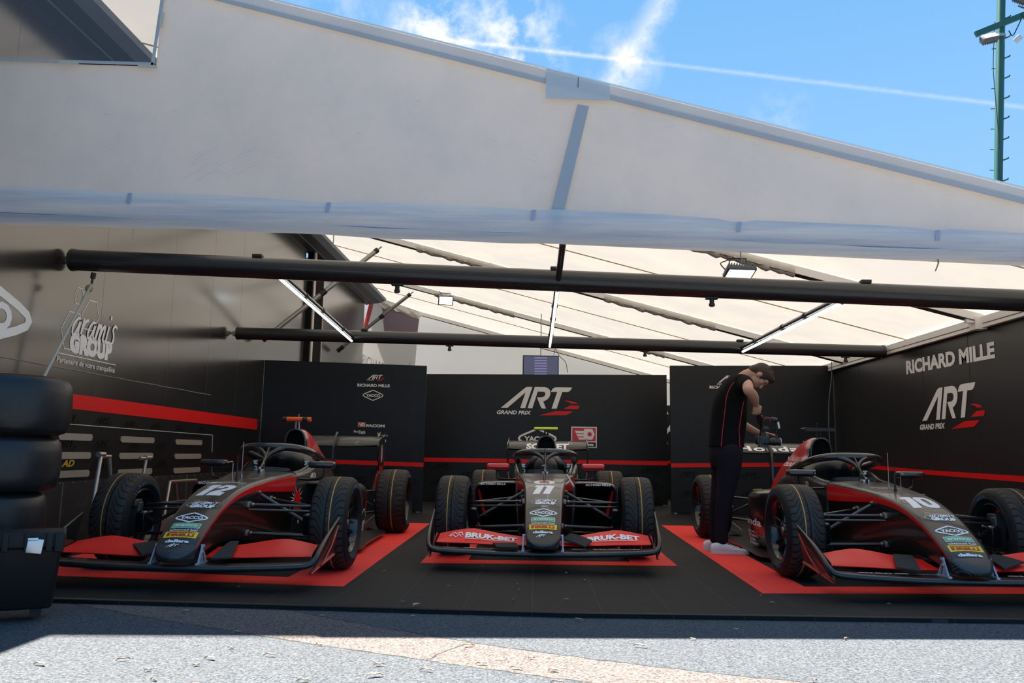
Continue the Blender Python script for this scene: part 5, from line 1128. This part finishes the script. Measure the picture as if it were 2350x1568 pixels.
    b = MB(); b.prism([(-.012,y,z) for y, z in ((3.31,1.105),(3.22,1.05),(3.14,.95),(3.12,.82),(3.11,.30),(3.17,.30),(3.19,.80),(3.25,.93),(3.40,1.0),(3.38,1.05))], (.024,0,0))
    b.build('wing_pylon', BODYB, t)
    return t
car('12', 'black and red race car numbered 12 with an orange camera bar', (-2.305,6.205,.006), .009, .0, dict(mirror=(.014,.014,.015), tcam=(1.0,.10,.012), pads=(((-.42,-.68,.218),(-.27,-.62,.238),(-.17,-.83,.190),(-.25,-.90,.176)),((.215,-.60,.240),(.275,-.60,.242),(.34,-.90,.172),(.22,-.94,.168)))))
car('11', 'black and red race car numbered 11 with red mirrors', (.099,7.298,.006), -.024, -.009, dict(mirror=(.66,.012,.016), tcam=(.85,1.0,.015), pads=(((-.40,-.80,.172),(-.215,-.79,.172),(-.185,-.985,.160),(-.355,-.985,.162)),((.135,-.76,.205),(.22,-.66,.240),(.385,-.80,.200),(.325,-.94,.168)))))
car('10', 'black and red race car numbered 10 beside the man filming', (2.791,6.334,.006), .014, .0, dict(mirror=(.014,.014,.015), tcam=(.014,.014,.015), pads=(((-.36,-.66,.238),(-.22,-.64,.230),(-.31,-.94,.168),(-.43,-.86,.178)),((.26,-.66,.228),(.34,-.62,.245),(.46,-.76,.215),(.27,-.86,.180)))))
# ------------------------------------------------------------------ tyre stack and case at the left edge
SLICK = M('slick_rubber', (.016,.016,.017), .38, spec=.45); _g = noise(SLICK, 4, 6, .7, stretch=(1,1,3)); setrough(SLICK, mth(SLICK.node_tree, 'ADD', mth(SLICK.node_tree, 'MULTIPLY', _g, .35), .22))
setcol(SLICK, mixc(SLICK.node_tree, ramp(SLICK, noise(SLICK, 26, 6, .75), .60, .80), (.012,.012,.013), (.07,.065,.06)))
z0 = 0.012
for i, (w, R_, x, nm) in enumerate(((.300,.338,-3.33,'bottom one'),(.305,.340,-3.285,'third from the top'),(.330,.344,-3.225,'second from the top'),(.355,.346,-3.19,'top one'))):
    t = thing('racing_tyre', 'black slick tyre, %s of the four stacked at the left edge' % nm, 'tyre', (x,4.78,z0+w/2), i*.7, 'tyres stacked at the left edge')
    h = w/2; b = MB(); b.lathe([(-h*.86,.225),(-h,.255),(-h*.98,R_-.075),(-h*.90,R_-.030),(-h*.74,R_-.010),(-h*.4,R_-.002),(0,R_),(h*.4,R_-.002),(h*.74,R_-.010),(h*.90,R_-.030),(h*.98,R_-.075),(h,.255),(h*.86,.225)], axis='Z', seg=72); b.build('tyre', SLICK, t)
    b = MB(); b.lathe([(-h*.84,.228),(-h*.8,.205),(-h*.3,.19),(h*.5,.19),(h*.80,.205),(h*.84,.228)], axis='Z', seg=48); b.lathe([(h*.45,0),(h*.45,.05),(h*.40,.06)], axis='Z', seg=24)
    for k in range(10): a = 2*pi*k/10; b.tube([(.05*cos(a),.05*sin(a),h*.42),(.195*cos(a),.195*sin(a),h*.55)], .011, 0, 6)
    b.build('rim', RIMM, t)
    b = MB(); b.lathe([(h*.99,.262),(h*1.0,.266),(h*.99,.270)], axis='Z', seg=64); b.build('red_ring', LRED, t)
    z0 += w
CASEM = M('case_black', (.010,.010,.011), .55, spec=.3); bump(CASEM, noise(CASEM, 220, 2), .25, .002)
t = thing('equipment_case', 'black moulded equipment case with a silver latch below the tyre stack', 'case', (-2.96,4.19,.045), .50)
b = MB(); vs = []
for z, wx, wy in ((.0,.425,.105),(.012,.435,.115),(.30,.455,.125),(.31,.462,.128)): vs.append([Vector((a*wx,c*wy,z)) for a, c in ((-1,-1),(-.97,-1.0),(.97,-1),(1,-.9),(1,.9),(.97,1),(-.97,1),(-1,.9))])
b.loft(vs, smooth=False); b.build('body', CASEM, t)
b = MB(); b.box((0,0,.352), (.94,.262,.082), 0, None, .012)
for x in (.10,.20,.30,.40): b.box((x,-.135,.345), (.03,.02,.095), 0, None, .004)
b.box((.445,-.10,.34), (.045,.08,.10), 0, None, .006); b.build('lid', CASEM, t)
b = MB(); b.box((.335,-.15,.325), (.075,.012,.075), 0, Matrix.Rotation(.12,3,'Y'), .004); b.box((.325,-.155,.362), (.05,.014,.014), 0, None, .003); b.build('latch', M('latch_silver', (.6,.62,.66), .3, metal=.9), t)
b = MB(); b.box((-.36,0,-.022), (.05,.12,.045)); b.build('foot', BLACK, t); b = MB(); b.box((.36,0,-.022), (.05,.12,.045)); b.build('foot', BLACK, t)
# ------------------------------------------------------------------ fallen leaves
LEAFM = M('dry_leaf', (.50,.40,.30), .8); setcol(LEAFM, mixc(LEAFM.node_tree, ramp(LEAFM, noise(LEAFM, 30, 3, .6, 'Object'), .35, .7), (.30,.20,.12), (.62,.52,.42)))
def leaf(x, y, L, w, a, z=0.0, label='', group=''):
    b = MB(); vs = []
    for i in range(9):
        t = i/8; ww = w*sin(pi*t)**.7*.5; zz = .004+.012*sin(pi*t)*L/.08+.003*sin(t*9); c = .010*sin(t*3)
        vs += [(-L/2+L*t, c-ww, zz+.003), (-L/2+L*t, c, zz-.001), (-L/2+L*t, c+ww, zz+.004)]
    fs = [(i*3+j, i*3+3+j, i*3+4+j, i*3+1+j) for i in range(8) for j in (0,1)]
    o = b.add(vs, fs, 0, True).build('fallen_leaf', LEAFM, loc=(x, y, z), fixn=False); o.rotation_euler = (0, 0, a); tag(o, label, 'leaf', group)
rnd = random.Random(11)
for x, y in [(-1.932,4.60),(-1.463,4.11),(-.661,4.60),(-1.158,3.68),(-1.38,3.805),(-1.412,3.498),(-1.399,3.602),(-1.489,3.269),(-1.309,3.212),(-.652,3.571),(-.217,3.628),(-.065,3.571),(-.637,3.40),(-.44,3.5),(-1.154,4.552),(.092,3.55),(.249,4.60),(1.081,4.451),(.519,4.019),(-2.051,3.443),(-1.569,3.399),(.105,3.367),(1.165,3.496),(-1.0,3.9),(.8,4.2),(-.9,3.3),(1.6,4.3),(-.3,3.95),(.0,3.75),(-1.75,3.55)]:
    leaf(x, y, rnd.uniform(.025,.075), rnd.uniform(.009,.018), rnd.uniform(-.6,.6), -.02, 'small pale dry leaf lying on the asphalt', 'dry leaves on the asphalt')
for x, y in [(-.559,5.522),(-.111,5.655),(-.092,5.429),(-.767,4.912),(.208,5.105),(.363,5.891),(1.469,5.159),(-.111,5.065),(-.391,6.50),(.246,6.229),(1.474,5.419),(-1.1,6.119),(2.2,5.2),(-1.9,5.3)]:
    leaf(x, y, rnd.uniform(.016,.045), rnd.uniform(.007,.014), rnd.uniform(-1.5,1.5), .001, 'tiny pale dry leaf lying on the black floor tiles', 'dry leaves on the tile floor')
# larger curled leaf at the very edge of the tiles
leaf(-.665,4.80,.07,.03,.9,.004,'curled brown dry leaf standing on the front edge of the tile floor','')
# ------------------------------------------------------------------ man filming the car
SKIN = M('skin', (.50,.27,.175), .5, spec=.4); bsdf(SKIN).inputs['Subsurface Weight'].default_value = .12; bsdf(SKIN).inputs['Subsurface Radius'].default_value = (.02,.008,.004)
HAIR = M('hair_dark_brown', (.045,.023,.013), .6); bump(HAIR, noise(HAIR, 60, 6, .8), .9, .01)
SHIRT = M('shirt_black', (.0065,.0065,.007), .9, spec=.1); TROU = M('trousers_navy', (.014,.012,.018), .9, spec=.1); bump(TROU, noise(TROU, 9, 4, .6), .5, .02); bump(SHIRT, noise(SHIRT, 6, 3, .5), .5, .02)
PIPE = M('piping_red', (.45,.01,.02), .6); SHOE = M('shoe_white', (.72,.70,.68), .5); SOLE = M('sole_white', (.62,.58,.54), .6)
def organic(mb, name, mat, parent, vox=.008, it=4):
    o = mb.build(name, mat, parent)
    m = o.modifiers.new('merge', 'REMESH'); m.mode = 'VOXEL'; m.voxel_size = vox; m.use_smooth_shade = True
    m = o.modifiers.new('soften', 'SMOOTH'); m.iterations = it; m.factor = .5
    return o
def limb(b, pts, rad, seg=16, n=14, flat=None, mi=0):
    P = curvepath(pts, n) if len(pts) > 2 else [Vector(pts[0]).lerp(Vector(pts[1]), i/(n-1)) for i in range(n)]
    tab = [(i/(len(rad)-1), r) for i, r in enumerate(rad)]; b.tube(P, [interp(tab, i/(n-1))[0] for i in range(n)], mi, seg, flat=flat)
    b.ell(P[0], (rad[0],)*3, mi, None, 12, 8); b.ell(P[-1], (rad[-1],)*3, mi, None, 12, 8)
def torso(b, rows, mi=0):
    """rows: centre x, centre y, z, half depth (x), half width (y)"""
    rr = []
    for i in range(25):
        t = i/24*(len(rows)-1); q = interp([(k, *r) for k, r in enumerate(rows)], t); cx, cy, cz, hx, hy = q
        rr.append([Vector((cx+hx*(1 if cos(a) > 0 else -1)*abs(cos(a))**.85, cy+hy*(1 if sin(a) > 0 else -1)*abs(sin(a))**.85, cz)) for a in [2*pi*j/28 for j in range(28)]])
    b.loft(rr, mi)
PX, PY = 1.85, 7.85
man = thing('person', 'man in black shirt with red piping and white trainers, bent over a camera', 'person', (PX,PY,0))
Q = lambda p: Vector((p[0]-PX, p[1]-PY, p[2]))
def head_frame(c, f, u):
    f = nrm(f); l = nrm(Vector(u).cross(f)); u = f.cross(l)
    return lambda a, b_, c_: Vector(c)+f*a+l*b_+u*c_, Matrix((f, l, u)).transposed()
HC = Q((2.168,7.83,1.675)); HF, HR = head_frame(HC, (.30,-.10,-.95), (.95,.0,.30))
skin = MB()
skin.ell(HF(-.012,0,.020), (.098,.077,.100), 0, HR, 24, 16)            # skull
skin.ell(HF(.026,0,-.045), (.066,.060,.078), 0, HR, 20, 14)            # face
skin.ell(HF(.046,0,-.100), (.034,.036,.026), 0, HR)                    # chin
skin.ell(HF(.078,0,.040), (.022,.055,.028), 0, HR)                     # brow
skin.tube([HF(.085,0,.018), HF(.104,0,-.010), HF(.114,0,-.030)], [.008,.012,.014], 0, 10); skin.ell(HF(.108,0,-.032), (.012,.018,.011), 0, HR)
skin.ell(HF(.088,0,-.060), (.012,.026,.008), 0, HR); skin.ell(HF(.086,0,-.072), (.012,.023,.008), 0, HR)
for sg in (1,-1):
    skin.ell(HF(.066,sg*.040,-.012), (.022,.022,.018), 0, HR)
    skin.ell(HF(-.008,sg*.079,-.010), (.022,.009,.034), 0, HR)
limb(skin, [Q((1.985,7.85,1.62)), Q((2.045,7.845,1.675)), HF(-.045,0,-.045)], [.066,.060,.058], 18, 10)
torso(skin, [(-.015,0,.95,.10,.11),(.03,0,1.3,.12,.15),(.08,0,1.52,.10,.15),(.12,0,1.62,.06,.08)])
# near (right) arm: elbow lifted towards the camera, hand down on the grip
RS, RE, RW = Q((1.985,7.68,1.60)), Q((1.958,7.43,1.500)), Q((2.070,7.60,1.385))
limb(skin, [RS, RS.lerp(RE,.5)+Vector((.01,0,.015)), RE], [.052,.053,.046], 16, 12)
limb(skin, [RE, RE.lerp(RW,.35)+Vector((.012,-.008,.004)), RW], [.047,.048,.028], 16, 12)
LS, LEl, LW = Q((1.99,8.03,1.58)), Q((1.97,8.12,1.29)), Q((2.195,7.97,1.130))
limb(skin, [LS, LS.lerp(LEl,.5), LEl], [.052,.048,.040], 16, 10); limb(skin, [LEl, LEl.lerp(LW,.4)+Vector((0,.01,-.012)), LW], [.044,.043,.027], 16, 12)
def hand(b, wrist, d, n, k, curl, side):
    """d: wrist to fingers, n: out of the back of the hand, k: towards the thumb, curl: bend angles of the fingers"""
    d, n = nrm(d), nrm(n); k = nrm(Vector(k)-d*Vector(k).dot(d)); n = nrm(n-d*n.dot(d)-k*n.dot(k))
    R = Matrix((d, k, n)).transposed(); pc = wrist+d*.050
    b.ell(pc, (.052,.042,.018), 0, R, 18, 12); b.ell(wrist+d*.012, (.034,.030,.021), 0, R)
    for i, (off, L, r) in enumerate(((.030,.074,.0092),(.010,.082,.0095),(-.011,.076,.0090),(-.030,.060,.0082))):
        p = pc+d*(.040-.004*abs(i-1))+k*off+n*.002; q = [p-d*.02, p]; a = 0; cu = curl[i] if isinstance(curl, (list, tuple)) else curl
        for j, fr in enumerate((.42,.32,.26)): a += cu*(1, .9, .6)[j]; q.append(q[-1]+(d*cos(a)-n*sin(a))*L*fr)
        b.tube(q, [r*1.05,r*1.05,r,r*.92,r*.8], 0, 10); b.ell(q[-1], (r*.8,)*3, 0, None, 8, 6); 
        for z in q[1:-1]: b.ell(z, (r*1.04,)*3, 0, None, 8, 6)
    p = wrist+d*.022+k*.026-n*.004; q = [p, p+(d*.6+k*.62-n*.3).normalized()*.040, p+(d*.6+k*.62-n*.3).normalized()*.040+(d*.9+k*.15-n*.5).normalized()*.030]; q.append(q[-1]+(d*.8-k*.25-n*.6).normalized()*.024)
    b.tube(q, [.014,.0125,.0105,.0085], 0, 10); b.ell(q[-1], (.0088,)*3, 0, None, 8, 6)
hand(skin, RW, (.22,.35,-.90), (.15,-.93,-.2), (.9,.1,.3), [.85,.9,.95,1.0], 1)
hand(skin, LW, (.97,-.15,-.06), (.05,.1,.99), (-.1,-.98,0), [.22,.16,.2,.3], -1)
for ax in (7.75,7.95): limb(skin, [Q((1.84,ax,.95)), Q((1.835,ax,.74)), Q((1.80,ax,.50)), Q((1.76,ax,.16)), Q((1.755,ax,.075))], [.08,.072,.050,.040,.042], 14, 14)
body_ = organic(skin, 'body', SKIN, man, .0062, 5)
hr = MB(); hr.ell(HF(-.022,0,.034), (.103,.086,.103), 0, HR, 24, 16); hr.ell(HF(.030,0,.085), (.072,.078,.050), 0, HR); hr.ell(HF(-.068,0,-.020), (.055,.074,.068), 0, HR); hr.ell(HF(.066,0,.100), (.038,.058,.030), 0, HR)
for i in range(26):
    a = i*2.39996; q = HF(.02+.06*cos(a), .05*sin(a*1.7), .10+.02*sin(a*3)); hr.ell(q, (.020,.020,.017), 0, HR, 8, 6)
for sg in (1,-1): hr.ell(HF(.020,sg*.068,.020), (.016,.012,.040), 0, HR)
# keep the hair off the ears and face
organic(hr, 'hair', HAIR, man, .007, 2)
ey = MB()
for sg in (1,-1): ey.tube([HF(.088,sg*.020,.026),HF(.090,sg*.036,.030),HF(.078,sg*.052,.026)], .004, 0, 6); ey.ell(HF(.084,sg*.032,-.004), (.006,.013,.005), 0, HR, 8, 6)
ey.build('brows_and_lashes', HAIR, man)
sb = MB(); sb.ell(HF(.036,0,-.088), (.052,.053,.045), 0, HR); organic(sb, 'beard_shadow', M('stubble', (.27,.14,.09), .8), man, .008, 3)
sh = MB(); torso(sh, [(-.005,0,.985,.162,.185),(-.003,0,1.05,.162,.182),(.018,0,1.22,.168,.185),(.030,0,1.36,.165,.198),(.045,0,1.48,.148,.205),(.075,0,1.58,.120,.205),(.105,0,1.645,.095,.165),(.125,0,1.688,.066,.085)])
limb(sh, [Q((1.965,7.72,1.60)), RS+Vector((.0,-.01,-.01)), RS.lerp(RE,.50)], [.085,.078,.068], 18, 10, flat=None)
limb(sh, [Q((1.965,7.99,1.60)), LS, LS.lerp(LEl,.5)], [.085,.075,.068], 18, 10)
shirt = organic(sh, 'shirt', SHIRT, man, .009, 6)
tb = MB(); torso(tb, [(-.005,0,.975,.150,.172),(-.004,0,1.06,.158,.178)]); 
def piping(pts, r=.0038):
    b = MB(); b.tube(curvepath([Q(p) for p in pts], 40), r, 0, 8); return b
def shell_y(x, z):   # near flank of the shirt
    rows = [(.985,-.005,.162,.185),(1.05,-.003,.162,.182),(1.22,.018,.168,.185),(1.36,.030,.165,.198),(1.48,.045,.148,.205),(1.58,.075,.120,.205),(1.645,.105,.095,.165)]
    cx, hx, hy = interp(rows, z); c = min(.97, abs((x-PX-cx)/hx)); c = c**(1/.85); return PY-hy*max(0, 1-c*c)**.5**1.0*1.0-.004
b = MB()
for path in ([(1.758,.992),(1.772,1.12),(1.788,1.25),(1.80,1.36),(1.812,1.45),(1.845,1.54),(1.888,1.60)], [(1.938,.985),(1.928,1.03),(1.932,1.08),(1.925,1.14),(1.938,1.22),(1.950,1.30),(1.965,1.38),(1.978,1.42)]):
    b.tube(curvepath([Q((x, shell_y(x, z)-.002, z)) for x, z in path], 40), .0042, 0, 8)
b.build('red_piping', PIPE, man)
tr_ = MB(); torso(tr_, [(-.015,0,.80,.135,.155),(-.012,0,.90,.155,.175),(-.005,0,1.0,.152,.172),(-.003,0,1.04,.148,.17)])
for ax, dx in ((7.755,.0),(7.945,-.012)):
    limb(tr_, [Q((1.852+dx,ax,.93)), Q((1.838+dx,ax-.002,.74)), Q((1.800+dx,ax-.006,.53)), Q((1.772+dx,ax,.34)), Q((1.760+dx,ax,.20)), Q((1.762+dx,ax,.115))], [.125,.112,.088,.076,.064,.060], 20, 22)
organic(tr_, 'trousers', TROU, man, .009, 5)
def shoe(x, y):
    b = MB(); rr = []
    for t, hw, zt in ((0,.020,.070),(.02,.032,.092),(.08,.037,.105),(.14,.038,.098),(.20,.043,.068),(.26,.047,.056),(.31,.042,.048),(.338,.026,.038),(.346,.010,.030)):
        rr.append([Vector((x-PX-.09+t, y-PY+hw*(1 if cos(a) > 0 else -1)*abs(cos(a))**.7, .014+(zt-.014)*(.5+.5*sin(a)) if True else 0)) for a in [2*pi*j/16+pi/16 for j in range(16)]])
    b.loft(rr); o = b.build('shoe', SHOE, man)
    b = MB(); pr = [(-.092,.020),(-.085,.034),(-.02,.041),(.06,.040),(.13,.046),(.19,.050),(.235,.044),(.262,.022)]; pts = [(x-PX+a, y-PY+w_, .0) for a, w_ in pr]+[(x-PX+a, y-PY-w_, .0) for a, w_ in pr[::-1]]; b.prism([(p[0],p[1],.0025) for p in pts], (0,0,.026)); b.build('sole', SOLE, o)
    b = MB()
    for i in range(5): b.tube([(x-PX+.055+i*.020, y-PY-.024, .100-i*.0085),(x-PX+.060+i*.020, y-PY, .110-i*.0095),(x-PX+.055+i*.020, y-PY+.024, .100-i*.0085)], .0032, 0, 6)
    b.build('laces', SOLE, o)
shoe(1.745,7.735); shoe(1.725,7.965)
# ------------------------------------------------------------------ the handheld camera on its gimbal
vc = thing('video_camera', 'black video camera on a handheld gimbal held by the man', 'camera', (2.20,7.86,1.05)); K = lambda x, y, z: (x-2.20, y-7.86, z-1.05)
CAMB = M('camera_black', (.010,.010,.011), .4); CAMG = M('camera_grey', (.035,.035,.036), .5)
b = MB(); b.box(K(2.195,7.86,1.06), (.125,.085,.085), 0, None, .012); b.box(K(2.20,7.86,1.115), (.055,.05,.035), 0, None, .008); b.box(K(2.145,7.825,1.055), (.035,.03,.075), 0, None, .01); b.box(K(2.20,7.86,1.005), (.09,.06,.02), 1, None, .003)
for q in ((2.17,7.815,1.08),(2.215,7.815,1.05),(2.16,7.815,1.03)): b.tube([K(*q), K(q[0],q[1]-.008,q[2])], .010, 1, 10)
b.build('camera_body', [CAMB, CAMG], vc)
b = MB(); b.lathe([(0,.030),(.0,.033),(.03,.034),(.032,.037),(.06,.037),(.062,.034),(.085,.035),(.10,.038),(.105,.038),(.105,.030),(.095,.026)], K(2.255,7.855,1.045), 'X', 28); b.build('lens', CAMB, vc)
b = MB(); b.lathe([(0,.0375),(.008,.039),(.010,.036),(.010,.033)], K(2.357,7.855,1.045), 'X', 28); b.build('lens_rim', M('rim_pale', (.55,.57,.58), .4), vc)
b = MB(); b.ell(K(2.225,7.86,1.170), (.042,.022,.024)); b.tube([K(2.215,7.86,1.12), K(2.22,7.86,1.155)], .012, 0, 8); b.build('microphone', M('mic_foam', (.05,.05,.048), .9), vc)
b = MB(); b.tube(curvepath([K(2.105,7.70,1.325), K(2.135,7.76,1.285), K(2.165,7.82,1.235)], 10), [.020,.021,.022,.023,.024,.026,.027,.028,.029,.030], 0, 14); b.tube([K(2.165,7.81,1.245), K(2.185,7.86,1.19), K(2.19,7.86,1.13)], .016, 0, 10); b.tube([K(2.15,7.80,1.26), K(2.19,7.79,1.275)], .024, 0, 12); b.build('grip_handle', CAMB, vc)
b = MB(); b.tube([K(2.185,7.84,1.235), K(2.215,7.86,1.275), K(2.245,7.87,1.280), K(2.30,7.87,1.262)], .0085, 0, 8); b.tube([K(2.335,7.87,1.235), K(2.342,7.87,1.19), K(2.332,7.87,1.12), K(2.325,7.87,1.085)], .0085, 0, 8); arm = b.build('gimbal_arm', CAMB, vc)
b = MB(); b.tube([K(2.195,7.835,1.238), K(2.222,7.852,1.268), K(2.25,7.862,1.272), K(2.30,7.862,1.253)], .005, 0, 8); b.build('red_inlay', M('gimbal_red', (.35,.01,.02), .4), arm)
b = MB(); b.tube([K(2.285,7.87,1.262), K(2.34,7.87,1.252)], .024, 0, 14); b.build('gimbal_motor', CAMB, vc); b = MB(); b.tube([K(2.325,7.84,1.072), K(2.325,7.89,1.072)], .022, 0, 14); b.build('gimbal_motor', CAMB, vc)
b = MB(); b.box(K(2.352,7.86,1.205), (.018,.02,.065), 0, Matrix.Rotation(-.15,3,'Y'), .003); b.build('white_marker', PWHITE, vc)
